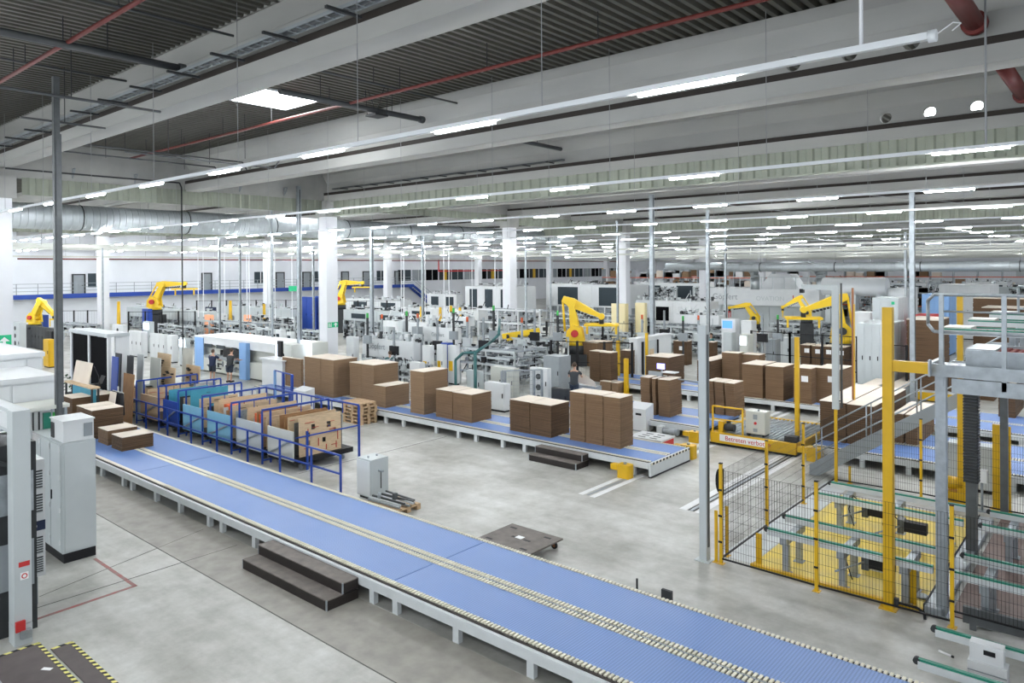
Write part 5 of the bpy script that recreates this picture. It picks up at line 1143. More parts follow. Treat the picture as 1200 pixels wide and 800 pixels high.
# --- left field
cabinet('dark enclosure under the far left robot', (62, 56, 385, 26, 66), 'dgrey')
cabinet('black machine stand beside the yellow handle lamp, far left', (60, 50, 388, 52, 64), 'black')
cabinet('small yellow machine head near the far left boards', (56, 47, 398, 50, 60), 'yellow')
cabinet('grey cabinet at the far left beside the white column', (22, 48, 378, 13, 30), 'lgrey', fans=True)
t, B_ = frame('long grey conveyor frame before the left wall fence', (104, 62, 381, 74, 118), 'lgrey', 12)
guard('black fence row in front of the left white wall', [(PD(70, 68).x, PD(70, 68).y), (PD(118, 68).x, PD(118, 68).y)], 2.6, step=1.3)
guard('black fence around the raised arm robot', [(PD(150, 62).x, PD(150, 62).y), (PD(228, 62).x, PD(228, 62).y)], 2.8, step=1.3)
guard('black fence row left of the white column, far back', [(PD(230, 79).x, PD(230, 79).y), (PD(352, 79).x, PD(352, 79).y)], 3.0, step=1.6)
guard('black fence row right of the white column, far back', [(PD(402, 76).x, PD(402, 76).y), (PD(470, 76).x, PD(470, 76).y)], 3.0, step=1.6)
t = thing('glass_cabin', 'white framed cabin with two large black panes at the left', 'cabin', (PD(100, 33).x, PD(100, 33).y, 0))
X0, X1, Y0, Y1, z0, h = dims(125, 30.5, 391, 82, 150)
MB().box(X0, X1, Y0+.05, Y0+.3, .0, 1.2).build('lower_panel', 'lgrey', t); MB().box(X0-.1, X1+.1, Y0-.05, Y1, h-.14, h).build('roof_panel', 'lgrey', t)
for f_ in (0, .5, 1): x = X0+(X1-X0)*f_; MB().box(x-.08, x+.08, Y0, Y0+.12, 0, h-.14).build('frame_post', 'white', t)
for f_ in (0, .5): MB().box(X0+(X1-X0)*f_+.08, X0+(X1-X0)*(f_+.5)-.08, Y0+.06, Y0+.1, 1.2, h-.2).build('glass_pane', 'glass', t)
MB().box(X1-.05, X1+.05, Y0+.3, Y1, 0, h-.14).build('side_panel', 'white', t)
X0, X1, Y0, Y1, z0, h = dims(105, 27, 454, 74, 116)
t = thing('work_bench', 'pale workbench with laptop and board below the black panes', 'workbench', (X0, Y0, 0)); MB().box(X0, X1, Y0, Y1, h-.06, h).build('bench_top', 'ply', t); MB().box(X0+.6, X1-.1, Y0+.1, Y1-.1, .3, h-.1).build('drawer_unit', 'teal', t)
for x in (X0+.05, X1-.05):
    for y in (Y0+.05, Y1-.05): MB().box(x-.03, x+.03, y-.03, y+.03, 0, h-.06).build('leg', 'dgrey', t)
lap = thing('laptop', 'open black laptop on the pale workbench', 'laptop', (X1-.9, Y0+.4, h)); MB().box(X1-1.0, X1-.6, Y0+.3, Y0+.6, h, h+.02).build('keyboard_base', 'black', lap); MB().poly([(X1-1.0, Y0+.6, h+.02), (X1-.6, Y0+.6, h+.02), (X1-.6, Y0+.72, h+.3), (X1-1.0, Y0+.72, h+.3)], (0, .015, 0)).build('display', 'dgrey', lap)
bd = thing('chipboard_sheet', 'beige chipboard sheet leaning behind the workbench', 'board', (X0, Y1, h)); MB().poly([(X0+.2, Y1-.1, h), (X1-.9, Y1-.1, h), (X1-.9, Y1+.05, h+.8), (X0+.2, Y1+.05, h+.8)], (0, .03, 0)).build('sheet', 'ktop', bd)
bd = thing('chipboard_sheet', 'tall narrow beige board standing right of the workbench', 'board', (X1+.3, Y0, 0)); MB().poly([(X1+.2, Y0+.3, .0), (X1+.75, Y0+.3, .0), (X1+.75, Y0+.6, 1.75), (X1+.2, Y0+.6, 1.75)], (0, .03, 0)).build('sheet', 'ktop', bd)
lp = thing('desk_lamp', 'thin black desk lamp on the workbench', 'lamp', (X1-.3, Y0+.4, h)); MB().tube((X1-.3, Y0+.4, h), (X1-.3, Y0+.4, h+.03), .08, 10).build('base', 'black', lp); MB().path([(X1-.3, Y0+.4, h+.03), (X1-.35, Y0+.4, h+.35), (X1-.8, Y0+.4, h+.7)], .012, 5).build('arm', 'black', lp)
pl_ = thing('potted_plant', 'small dark green plant beside the tall dark post', 'plant', (X0-.4, Y0+.3, 1.4)); MB().tube((X0-.4, Y0+.3, 0), (X0-.4, Y0+.3, 1.15), .06, 8).build('plant_stand', 'mgrey', pl_); MB().tube((X0-.4, Y0+.3, 1.15), (X0-.4, Y0+.3, 1.4), .12, 10, r2=.16).build('pot', 'dgrey', pl_)
MT['leaf'] = mat('dark_leaf', (.02, .05, .02), .6); b = MB()
for i in range(46):
    a = random.uniform(0, 6.28); r_ = random.uniform(.1, .5); z = 1.45+random.uniform(0, .7); c = Vector((X0-.4+r_*math.cos(a), Y0+.3+r_*math.sin(a), z)); d = Vector((math.cos(a), math.sin(a), random.uniform(-.5, .6)))*.13; n = Vector((-math.sin(a), math.cos(a), 0))*.05; b.quad(c-d, c+n, c+d, c-n)
b.build('foliage', 'leaf', pl_, stuff=True)
# racks of cutting dies standing behind the carts
X0, X1, Y0, Y1, z0, h = dims(240, 32, 425, 150, 262)
DB = [('dgrey', 'black board leaning in the die store, leftmost', 134, 402+12, 30), ('galvd', 'dark grey board in the die store, second from left', 148, 417, 30), ('lgrey', 'light grey sheet in the die store', 160, 415, 30.5), ('ply2', 'brown plywood board standing low in the die store', 146, 438, 29),
      ('cream', 'beige sheet right of the light grey one, die store', 178, 419, 31), ('ply', 'light die board with black slots, upper, die store', 188, 414, 31.6), ('ply', 'light die board with black slots, lower, die store', 193, 430, 31), ('cream', 'olive beige cover board, die store', 216, 408, 32.6), ('ply', 'light die board at the right end of the die store', 222, 428, 32), ('blue', 'dark blue board edge at the left of the die store', 130, 418, 29.6)]
for m, lab, px, yt, D in DB:
    p_ = PD(px, D); z1 = PY(px, yt, p_.y).z; w_ = 1.0 if 'ply' in m or 'cream' in m else .62
    if 'slots' in lab or 'right end' in lab: w_ = 1.3
    t = thing('die_board', lab, 'cutting die', (p_.x, p_.y, 0)); b = MB(); ang = 0
    MB().poly([(p_.x-w_*.5, p_.y, 0), (p_.x+w_*.5, p_.y, 0), (p_.x+w_*.5, p_.y+.12, z1), (p_.x-w_*.5, p_.y+.12, z1)], (0, .03, 0)).build('board', m, t)
    if m == 'ply':
        for i in range(10): xx = p_.x+random.uniform(-.45, .3)*w_; zz = random.uniform(z1*.55, z1*.92); b.box(xx, xx+.16, p_.y+.03, p_.y+.1, zz, zz+.05)
        b.build('cutting_rules', 'black', t, stuff=True)
t = thing('die_rack', 'long low rack with panelled shelves under the die boards', 'rack', (PD(190, 30).x, PD(190, 30).y, 0)); pa = PD(150, 31); pb = PD(228, 31.5)
for i in range(9):
    x = pa.x+(pb.x-pa.x)*i/8; y = pa.y+(pb.y-pa.y)*i/8; MB().box(x-.03, x+.03, y-.1, y+.9, 0, 1.35).build('divider', 'galv', t)
for z in (.08, .7, 1.3):
    b = MB(); k = 0
    for i in range(8):
        x = pa.x+(pb.x-pa.x)*i/8; y = pa.y+(pb.y-pa.y)*i/8; x2 = pa.x+(pb.x-pa.x)*(i+1)/8; b.box(min(x, x2), max(x, x2), y, y+.8, z, z+.04)
    b.build('shelf', 'galvd', t, stuff=True)
b = MB()
for i in range(8):
    for z in (.2, .85):
        x = pa.x+(pb.x-pa.x)*(i+.15)/8; y = pa.y+(pb.y-pa.y)*(i+.3)/8
        for k in range(3): b.box(x+.14*k, x+.05+.14*k, y-.05, y+.7, z, z+.42)
b.build('stored_boards', 'ply', t, stuff=True)
clth = thing('hanging_cloth', 'dark coats hanging on a stand at the left end of the die store', 'coat', (PD(137, 27.5).x, PD(137, 27.5).y, 0)); q = PD(137, 27.5)
MB().tube((q.x, q.y, 0), (q.x, q.y, 1.9), .025, 6).build('stand', 'cream', clth); MB().tube((q.x-.5, q.y, 1.7), (q.x+.5, q.y, 1.7), .02, 6).build('hanger_bar', 'cream', clth)
b = MB()
for i in range(5): b.tube((q.x-.4+.2*i, q.y-.04, 1.7), (q.x-.42+.2*i+random.uniform(-.05, .05), q.y-.06, .8+random.uniform(0, .3)), .09, 8, r2=.15)
b.build('cloth', 'black', clth)
# white and blue die cutter with two operators
X0, X1, Y0, Y1, z0, h = PY(226, 440, 21.4).x, -35.9, 21.6, 24.0, 0, PY(285, 401, 21.6).z
t = thing('die_cutter', 'white die cutting machine with light blue uprights where two operators stand', 'machine', (X0, Y0, 0))
MB().box(X0, X1, Y0, Y1, 1.7, h).build('upper_housing', 'white', t); MB().box(X0, X1, Y0+.35, Y1, .1, 1.7).build('body', 'cream', t); MB().box(X0-.05, X1+.05, Y0-.05, Y1+.05, h, h+.1).build('roof', 'white', t)
xa = [PY(p_, 420, Y0).x for p_ in (229, 239, 240, 249, 254, 264, 285, 293, 300, 312, 318, 331)]
MB().box(xa[0], xa[1], Y0-.04, Y0, .1, h).build('blue_upright', 'blue2', t); MB().box(xa[6], xa[7], Y0-.25, Y0, .0, h).build('blue_upright', 'blue2', t)
MB().box(xa[2], xa[3], Y0-.03, Y0, 1.75, h-.55).build('window', 'window', t); MB().box(xa[4], xa[5], Y0-.03, Y0, 1.75, h-.55).build('window', 'window', t)
MB().box(xa[3], xa[6], Y0-.5, Y0+.2, 1.0, 1.15).build('feed_table', 'mgrey', t); MB().box(xa[5]+.2, xa[6], Y0-.25, Y0+.3, 1.15, 1.6).build('dark_opening', 'black', t); MB().box(X0+.2, X1-.2, Y0-.02, Y0+.35, .1, 1.0).build('lower_panel', 'cream', t)
MB().box(xa[6]-1.3, xa[6]-.7, Y0-.02, Y0, h-.5, h-.38).build('name_plate', 'dgrey', t)
fit(t, xa[3], xa[6], Y0-.2, Y0+.3, .3, 1.3, 10)
X0, X1, Y0, Y1 = -35.6, PY(348, 440, 22.0).x, 21.4, 24
t = thing('delivery_unit', 'grey green portal unit with bright screens right of the die cutter', 'machine', (X0, Y0, 0)); h2 = PY(320, 403, Y0).z
MB().box(X0, X1, Y0+.3, Y1, h2-.9, h2).build('upper_beam', 'cream', t); MB().box(X0, X0+.6, Y0+.0, Y1, 0, h2-.9).build('side_column', 'cream', t); MB().box(X1-.5, X1, Y0+.3, Y1, 0, h2-.9).build('side_column', 'cream', t)
MB().box(X0+.9, X0+1.25, Y0-.35, Y0-.2, 1.4, 2.5).build('control_screen', 'black', t); MB().box(X0+.7, X0+.88, Y0-.33, Y0-.25, 1.5, 2.3).build('screen_glow', 'screenw', t); MB().box(X0+1.6, X1-.8, Y0+1.2, Y0+1.3, 1.6, 2.4).build('lit_panel', 'screenw', t)
MB().box(X0+.7, X1-.6, Y0+.3, Y1-.2, 0, 1.2).build('table', 'white', t); MB().tube((X0+1.05, Y0-.28, 0), (X0+1.05, Y0-.28, 1.4), .05, 8).build('screen_stand', 'dgrey', t); fit(t, X0+.3, X0+1.8, Y0-.2, Y0+.2, .2, 1.4, 8, ('black', 'mgrey'))
t = thing('delivery_table', 'white topped table box in front of the portal unit', 'table', (-33.8, 20.9, 0)); X0, X1, Y0, Y1, z0, h = dims(330, 36.4, 424, 306, 346); MB().box(X0, X1, Y0, Y1, 0.02, h).build('body', 'white', t); MB().box(X0-.1, X1+.1, Y0-.1, Y1, h, h+.08).build('table_top', 'white', t); MB().box(X0+.1, X1-.1, Y0+.1, Y1, 0, .02).build('plinth', 'dgrey', t)
rb_ = thing('blue_railing', 'short blue gate frame right of the two operators', 'railing', (PD(322, 35).x, PD(322, 35).y, 0)); q = PD(321, 34.5); q2 = PD(341, 33)
for a in (q, (q+q2)/2, q2): MB().box(a.x-.05, a.x+.05, a.y-.05, a.y+.05, 0, 1.5).build('railing_post', 'blue2' if a is q else 'blue', rb_)
MB().bar((q.x, q.y, 1.5), (q2.x, q2.y, 1.5), .05).build('rail', 'blue', rb_); MB().bar((q.x, q.y, .8), (q2.x, q2.y, .8), .05).build('rail', 'blue', rb_)
for a in ((192, 50, 392, 175, 196, 'twin white cabinet behind the die store', 'white', None), (201, 49, 393, 195, 204, 'narrow white cabinet right of the twin white one', 'white', None), (218, 47, 396, 209, 222, 'grey cabinet with bright screen left of the die cutter', 'lgrey', 'screenw'), (165, 52, 389, 150, 172, 'white cabinet with red stripe behind the die store', 'white', None),
          (176, 55, 377, 167, 180, 'pale cabinet with small screen below the raised arm robot', 'lgrey', 'screenw'), (135, 46, 396, 127, 140, 'white cabinet right of the glass cabin', 'white', None), (144, 54, 381, 131, 148, 'white cabinet with black fans before the left wall', 'white', None), (262, 62, 368, 254, 266, 'grey white enclosure left of the tall thin posts', 'white', None), (286, 66, 359, 274, 290, 'grey glazed enclosure far behind the die cutter', 'lgrey', None)):
    cabinet(a[5], (a[0], a[1], a[2], a[3], a[4]), a[6], screen=a[7], fans='fans' in a[5])
cabinet('dark blue cabinet left of the raised arm robot', (173, 66, 362, 166, 178), 'blue'); cabinet('dark blue cabinet behind the far left robot', (50, 61, 369, 42, 53), 'blue')
cabinet('dark blue screen cabinet in the back row behind the die cutter', (250, 72, 360, 240, 253), 'navy'); cabinet('large blue panel cabinet behind the white column, left side', (366, 70, 348, 353, 368), 'blue'); cabinet('small blue panel cabinet close left of the white column', (373, 71, 347, 369, 376), 'blue')
MT['peach'] = mat('orange_lit_panel', (.95, .45, .25), .5); cabinet('small orange panel box among the left machine lines', (246, 60, 369, 239, 250), 'peach'); cabinet('faded red panel box among the left machine lines', (291, 60, 369, 285, 294), 'peach')
for a in ((228, 58, 383, 185, 236, 'grey processing line below the raised arm robot', 30), (300, 55, 380, 232, 316, 'grey roller line behind the die cutter', 36), (345, 60, 372, 292, 352, 'grey machine line left of the white column', 30), (376, 52, 388, 348, 384, 'low grey roller line just left of the white column', 20), (330, 48, 386, 300, 340, 'grey frame with two dark screens above the delivery unit', 20)):
    frame(a[5], a[:5], 'lgrey', a[6], (.45, .75))
for a in ((238, 68, 366, 148, 256, 'far machine line under the wall gallery, left', 0), (340, 70, 363, 262, 352, 'far machine line under the wall gallery, right', 0)):
    press(a[5], a[:5], 'lgrey', .4, n=22)
cabinet('light box with a small dark screen above the die cutter', (328, 47, 387, 322, 331), 'white', window=(.2, .8, .5, .9)); cabinet('second light box with a dark screen near the white column', (341, 46, 389, 335, 345), 'white', window=(.2, .8, .5, .9))
# yellow uprights along the left field
for px, D, yt, lab in ((138.5, 62, 353, 'pointed yellow upright beside the far left column'), (269.5, 64, 352, 'yellow upright in the left machine field'), (309, 68, 356, 'yellow upright left of the third column'), (493, 66, 359, 'yellow upright below the sloping stair'), (515.5, 66, 360, 'yellow upright right of the sloping stair'), (528, 64, 358, 'second yellow upright right of the sloping stair'), (538.5, 64, 360, 'third yellow upright right of the sloping stair')):
    p_ = PD(px, D); z1 = PY(px, yt, p_.y).z; t = thing('yellow_upright', lab, 'post', (p_.x, p_.y, 0)); MB().tube((p_.x, p_.y, .02), (p_.x, p_.y, z1), .2, 8, r2=.12).build('shaft', 'yellow', t); MB().box(p_.x-.3, p_.x+.3, p_.y-.3, p_.y+.3, 0, .02).build('foot', 'mgrey', t)
# --- centre field
press('white machine with grey lettering just right of the white column, low', (484, 41, 401, 424, 492), 'white', .5, ('Göpfert', .5, .12, .45), 0, 30)
press('white machine with grey lettering in the centre, further back', (535, 47, 385, 496, 540), 'white', .42, ('Göpfert', .38, .25, .4), 0, 26)
press('wide white hooded machine left of the gantry, far back', (548, 58, 372, 522, 556), 'white', .3, None, 1, 16)
press('white flat topped machine behind the lettered one', (500, 52, 379, 448, 510), 'white', .3, None, 0, 22)
press('grey machine line right of the white column, second row', (470, 60, 366, 402, 480), 'lgrey', .35, None, 2, 24)
press('pale machine line in the far centre before the stair', (560, 66, 364, 470, 575), 'white', .35, None, 2, 26)
press('white office-like machine block under the dark window band', (600, 78, 336, 545, 628), 'white', .6, None, 3, 14)
press('white machine block right of the second column, far back', (738, 80, 334, 640, 760), 'white', .6, None, 2, 14)
cabinet('tall white cabinet pair right of the white column', (414, 42, 395, 405, 420), 'white'); cabinet('white panel cabinet behind the broad stack', (435, 44, 395, 424, 440), 'white', fans=True)
cabinet('white switch cabinet with yellow warning label, leftmost of three', (503, 39, 405, 494, 508), 'white', warn=True); cabinet('white switch cabinet with yellow warning label, middle of three', (519, 39, 404, 511, 523), 'white', warn=True); cabinet('white switch cabinet with yellow warning label, rightmost of three', (534, 39, 405, 524, 538), 'white', warn=True)
cabinet('white low cabinet with yellow edge behind the slim stack', (491, 36, 425, 479, 497), 'white', warn=True)
cabinet('tall blue framed screen above the three warning cabinets', (524, 40, 402, 516, 526), 'blue', screen='screenw')
for a in ((472, 50, 376, 466, 478, 'lgrey', 'light grey cabinet centre left, back row'), (506, 54, 369, 498, 510, 'white', 'white cabinet behind the flat topped machine'), (482, 56, 368, 470, 486, 'white', 'white cabinet below the stair foot'), (455, 47, 383, 448, 460, 'lgrey', 'grey cabinet right of the column, middle row'), (490, 48, 383, 482, 495, 'mgrey', 'dark grey cabinet in the centre machine row'), (522, 50, 374, 516, 526, 'white', 'slim white cabinet left of the hooded machine')):
    cabinet(a[6], a[:5], a[5])
frame('grey roller line in front of the lettered white machine', (496, 37, 428, 425, 505), 'lgrey', 40, (.5, .8))
frame('big grey conveyor structure in the centre, front part', (602, 38, 412, 538, 640), 'lgrey', 60, (.35, .6, .8))
frame('big grey conveyor structure in the centre, rear part', (640, 44, 398, 560, 665), 'lgrey', 50, (.4, .7))
frame('grey gantry with twin uprights left of the centre robot', (632, 50, 364, 560, 645), 'white', 26, (.4, .72))
frame('grey tray frame under the centre robot arm', (735, 50, 392, 690, 750), 'lgrey', 20, (.5,))
frame('long grey roller table right of the middle column', (830, 52, 384, 765, 850), 'lgrey', 40, (.4, .7))
frame('grey sorting line before the white printing line', (880, 48, 392, 800, 892), 'lgrey', 44, (.4, .7))
frame('grey infeed line behind the right-hand black fence', (960, 54, 380, 900, 975), 'lgrey', 34, (.5, .8))
frame('grey line far centre right of the second column', (735, 62, 370, 648, 748), 'lgrey', 30, (.5, .8))
# yellow gripper beam
a = PD(588, 46); c = PD(632, 46); za = PY(588, 394, a.y).z; zc = PY(632, 387, c.y).z
t = thing('gripper_beam', 'yellow gripper beam hanging in the grey gantry, centre', 'gripper', (a.x, a.y, za)); MB().bar((a.x, a.y, za), (c.x, c.y, zc), .32).build('beam', 'robot', t); MB().bar((a.x+.4, a.y, za-.2), (c.x-.5, c.y, zc-.25), .14).build('lower_bar', 'robot', t)
MB().bar(((a.x+c.x)/2, (a.y+c.y)/2, 0), ((a.x+c.x)/2, (a.y+c.y)/2, za), .14).build('support', 'yellow', t)
for f_ in (.2, .5, .8): q = a+(c-a)*f_; MB().tube((q.x, q.y-.2, za), (q.x, q.y-.26, za), .13, 10).build('vacuum_disc', 'dgrey', t)
# teal pipe frame
t = thing('guide_pipe', 'dark green curved pipe frame around the centre conveyor structure', 'pipe frame', (PD(560, 36).x, PD(560, 36).y, 0)); P1 = [PD(533, 34), PD(556, 33.5), PD(584, 35), PD(585, 38)]
b = MB(); p0, p1, p2, p3 = P1; zt = 2.9
b.path([(p0.x, p0.y, 0), (p0.x, p0.y, 2.0), (p0.x+.4, p0.y+.1, 2.35), (p1.x, p1.y, 2.4), (p2.x-.5, p2.y, 2.7), (p2.x, p2.y, 3.1), (p3.x, p3.y, 3.6)], .07, 8); b.path([(p1.x, p1.y, 0), (p1.x, p1.y, 2.4)], .08, 8); b.path([(p0.x+1.3, p0.y, 0), (p0.x+1.3, p0.y, 2.3)], .06, 8)
MT['petrol'] = mat('petrol_green_paint', (.035, .13, .13), .4); b.build('pipes', 'petrol', t)
# wire fence in front of the centre structure
q0, q1 = PD(587, 32), PD(634, 32.3); t = thing('wire_fence', 'light grey wire fence with open door behind the low broad stack', 'fence', (q0.x, q0.y, 0)); zt = PY(600, 436, q0.y).z
for q in (q0, q0+(q1-q0)*.08, q0+(q1-q0)*.8, q1): MB().box(q.x-.04, q.x+.04, q.y-.04, q.y+.04, 0, zt).build('fence_post', 'galv', t)
b = MB()
for i in range(26): q = q0+(q1-q0)*i/25; b.tube((q.x, q.y, .2), (q.x, q.y, zt-.05), .008, 3)
for i in range(9): z = .2+(zt-.3)*i/8; b.tube((q0.x, q0.y, z), (q1.x, q1.y, z), .008, 3)
b.build('wire_mesh', 'galv', t, stuff=True); MB().bar((q0.x, q0.y, zt), (q1.x, q1.y, zt), .06).build('top_rail', 'galv', t)
cabinet('white plastic wrapped cabinet behind the low broad stack', (590, 31.5, 450, 567, 592), 'white'); cabinet('pale cabinet with red cap behind the slim tall stack', (562, 34, 435, 546, 566), 'lgrey'); cabinet('pale box with ports left of the small frames, centre', (601, 34, 432, 574, 603), 'cream')
cabinet('dark machine block before the centre robot', (655, 36, 418, 636, 668), 'mgrey'); cabinet('perforated pale housing right of the wire fence', (641, 33.5, 432, 620, 645), 'white', fans=True); cabinet('dark grey motor block at the feet of the lone worker', (664, 31.5, 456, 645, 668), 'dgrey')
cabinet('small screen cabinet below the centre gantry', (648, 46, 398, 640, 652), 'lgrey', screen='screenw')
q0, q1 = PD(645, 40), PD(740, 38.5); guard('black fence with broad posts in front of the centre robot', [(q0.x, q0.y), (q1.x, q1.y)], 2.3, step=1.6)
guard('black fence between the centre robot and the white cabin', [(PD(640, 50).x, PD(640, 50).y), (PD(740, 48).x, PD(740, 48).y)], 2.6, step=2.2)
for px, yb, yt, wd, lab in ((758, 449, 390, .13, 'slim yellow light curtain post at the white cabin door'), (724.5, 450, 399, .16, 'yellow light curtain post behind the black fence'), (734, 461, 420, .18, 'yellow black post beside the low wavy stack'), (932, 470, 392, .0, '')):
    if wd: ypost(px, yb, yt, wd, lab)
X0, X1, Y0, Y1, z0, h = dims(746, 40.5, 398, 737, 786); Y0c = Y0
t = thing('white_cabin', 'white machine cabin with open door and leaflet, right of the middle', 'cabin', (X0, Y0, 0)); MB().box(X0, X1, Y0, Y1, .05, h).build('body', 'white', t); MB().box(X0-.05, X1+.05, Y0-.05, Y1+.05, h, h+.08).build('roof', 'white', t); MB().box(X0+.02, X1-.02, Y0+.02, Y1-.02, 0, .05).build('plinth', 'dgrey', t)
L = Y1-Y0
for f_, w_ in ((.12, .16), (.55, .14)): MB().box(X1, X1+.08, Y0+L*f_, Y0+L*f_+w_, 0.0, h-.15).build('door_post', 'black', t)
MB().box(X1, X1+.03, Y0+L*.16, Y0+L*.55, .05, h-.15).build('door_panel', 'lgrey', t); MB().box(X1+.03, X1+.04, Y0+L*.33, Y0+L*.46, 1.0, 1.6).build('leaflet', 'ply', t)
# white printing line
D0 = 66
X0, X1, Y0, Y1, z0, h = dims(962, 66, 339, 833, 985)
t = thing('printing_line', 'long white printing machine with grey lettering, back right', 'machine', (X0, Y0, 0)); zc = PY(900, 358, Y0).z
MB().box(X0-.2, X1, Y0-.5, Y1, zc, h).build('upper_housing', 'white', t); MB().box(X0, X1, Y0, Y1, 0, zc).build('body', 'lgrey', t); L = X1-X0
for i in range(9): MB().box(X0+L*i/9+.04, X0+L*(i+1)/9-.04, Y0-.04, Y0, .2, zc-.1).build('cover_panel', 'lgrey', t)
text('Göpfert', .8, (X0+.4, Y0-.52, zc+.55), FRONT, 'mgrey', t); text('OVATION', .6, (PY(886, 352, Y0-.5).x, Y0-.52, zc+.5), FRONT, 'lgrey', t); text('1', .8, (PY(927, 352, Y0-.5).x, Y0-.52, zc+.5), FRONT, 'dieb', t)
xa, xb = PY(887, 340, Y0).x, PY(935, 340, Y0).x; MB().poly([(xa, Y0+.3, h), (xb, Y0+.3, h), (xb-1.0, Y0+.8, h+1.4), (xa+1.0, Y0+.8, h+1.4)], (0, 2, 0)).build('extraction_hood', 'white', t)
b = MB(); b.bar((X0, Y0-.4, h+1.1), (X1, Y0-.4, h+1.1), .06)
for i in range(11): b.bar((X0+L*i/10, Y0-.4, h), (X0+L*i/10, Y0-.4, h+1.1), .06)
b.build('roof_railing', 'lgrey', t)
t, B_ = press('white printing unit with dark window left of the long lettered line', (832, 60, 354, 768, 842), 'white', .6, None, 0, 20)
X0, X1, Y0, Y1, z0, h = B_; MB().box(PY(769, 360, Y0).x, PY(784, 360, Y0).x, Y0-.06, Y0-.03, h-1.7, h-.5).build('window', 'glass', t); MB().box(PY(795, 360, Y0).x, PY(826, 360, Y0).x, Y0-.06, Y0-.03, h-2.0, h-1.3).build('dark_opening', 'window', t)
press('white low machine right of the long post, before the printing unit', (842, 55, 370, 790, 850), 'white', .4, None, 0, 26); press('white machine behind the second column, right part', (765, 66, 352, 745, 775), 'white', .5, None, 0, 14)
for a in ((732, 60, 356, 716, 736, 'cream yellow board panel left of the middle column'), (755, 60, 355, 744, 758, 'cream yellow board panel right of the middle column')):
    MT.setdefault('creamy', mat('cream_yellow_board', (.80, .70, .42), .6)); cabinet(a[5], a[:5], 'creamy')
cabinet('white cabinet with saturated blue screen, right of the tall post', (861, 48, 374, 845, 866), 'white', screen='screenb'); cabinet('white cabinet with rounded head beside the blue screen cabinet', (880, 47, 376, 868, 886), 'white'); cabinet('pale cabinet with small screen before the blue screen one', (857, 42, 390, 847, 862), 'lgrey'); cabinet('pale operator desk right of the small pale cabinet', (876, 41, 392, 866, 882), 'cream', screen='screenw')
cabinet('dark grey cabinet by the black fence, right half', (908, 44, 398, 897, 914), 'mgrey'); cabinet('pale grey cabinet behind the black fence, right half', (925, 46, 396, 914, 930), 'lgrey'); cabinet('pale cabinet between fence and right-hand robot', (900, 50, 388, 890, 904), 'white')
qa, qb, qc = PD(880, 42), PD(925, 40.5), PD(1004, 38); guard('black fence with broad posts left of the tall yellow car post', [(qa.x, qa.y), (qb.x, qb.y)], 2.6, step=1.5); guard('black fence around the right-hand robot', [(qb.x, qb.y), (qc.x, qc.y)], 2.6, step=2)
guard('black fence right of the big grey enclosure', [(PD(1008, 36).x, PD(1008, 36).y), (PD(1062, 34.5).x, PD(1062, 34.5).y)], 2.5, step=2)
t, B_ = cabinet('big light grey machine enclosure behind the tallest yellow post', (1052, 38, 349, 1022, 1063), 'lgrey', doors=3); cabinet('low light grey enclosure in front of the big one', (1040, 34.3, 380, 1004, 1060), 'lgrey', doors=4)
MB().box(B_[1]-.3, B_[1]-.15, B_[2]-.06, B_[2]-.02, B_[5]-.35, B_[5]-.2).build('signal_lamp', 'green', t)
cabinet('grey white machine left of the big grey enclosure', (1020, 42, 366, 1000, 1026), 'white'); 
ypost(1072, 415, 378, .12, 'short yellow post right of the grey enclosure'); ypost(1094, 430, 375, .2, 'yellow post left of the platform railing'); 
t = thing('white_tank', 'long white cylinder tank behind the right-hand robot', 'tank', (PD(1000, 62).x, PD(1000, 62).y, 0)); q = PD(965, 60); q2x = PY(1040, 335, q.y).x; zz = PY(1000, 336, q.y).z
MB().tube((q.x, q.y, zz), (q2x, q.y, zz), .75, 20).build('cylinder', 'white', t); 
for f_ in (.1, .5, .9): x = q.x+(q2x-q.x)*f_; MB().box(x-.2, x+.2, q.y-.5, q.y+.5, 0, zz-.6).build('saddle', 'lgrey', t)
cabinet('light blue machine behind the platform railing', (1112, 50, 345, 1080, 1120), 'blue2', fans=False); cabinet('white machine top right behind the platform railing', (1060, 56, 338, 1040, 1075), 'white'); cabinet('white roof unit far right above the stacks', (1160, 60, 334, 1100, 1185), 'white')
cabinet('dark red machine bed left of the platform railing', (1090, 38, 370, 1068, 1100), 'red')
for a in ((1100, 34, 375, 1062, 1135, 'long brown cardboard row left behind the platform railing'), (1200, 44, 350, 1140, 1230, 'brown cardboard row right behind the platform railing'), (1230, 40, 362, 1150, 1260, 'second brown cardboard row behind the platform, far right')):
    X0, X1, Y0, Y1, z0, h = dims(*a[:5]); pile(a[5], X0, X1, Y0, min(Y1, Y0+2.5), 0, h, 'kraftd', layer=.3)
# --- far band: racks, office blocks, machines beyond
MAT_R = ['ktop', 'kraftl', 'paper', 'lgrey', 'kraft', 'white']
def rackrow(label, X0, X1, Y, levels, hh=1.5):
    t = thing('storage_rack', label, 'rack', (X0, Y, 0)); n = int((X1-X0)/2.8)
    for i in range(n+1): x = X0+(X1-X0)*i/n; MB().box(x-.06, x+.06, Y, Y+1.1, 0, levels*hh).build('upright', 'galv', t)
    for l in range(levels): MB().box(X0, X1, Y, Y+.08, l*hh+.1, l*hh+.22).build('beam', 'orange' if l % 2 else 'lgrey', t)
    for m in MAT_R:
        b = MB()
        for i in range(n):
            for l in range(levels):
                for s_ in (0, 1):
                    if random.choice(MAT_R) == m: x = X0+(X1-X0)*(i+.1+.45*s_)/n; b.box(x, x+(X1-X0)/n*.38, Y+.1, Y+1.0, l*hh+.22, l*hh+.22+random.uniform(.5, hh-.35))
        b.build('stored_loads', m, t, stuff=True)
    return t
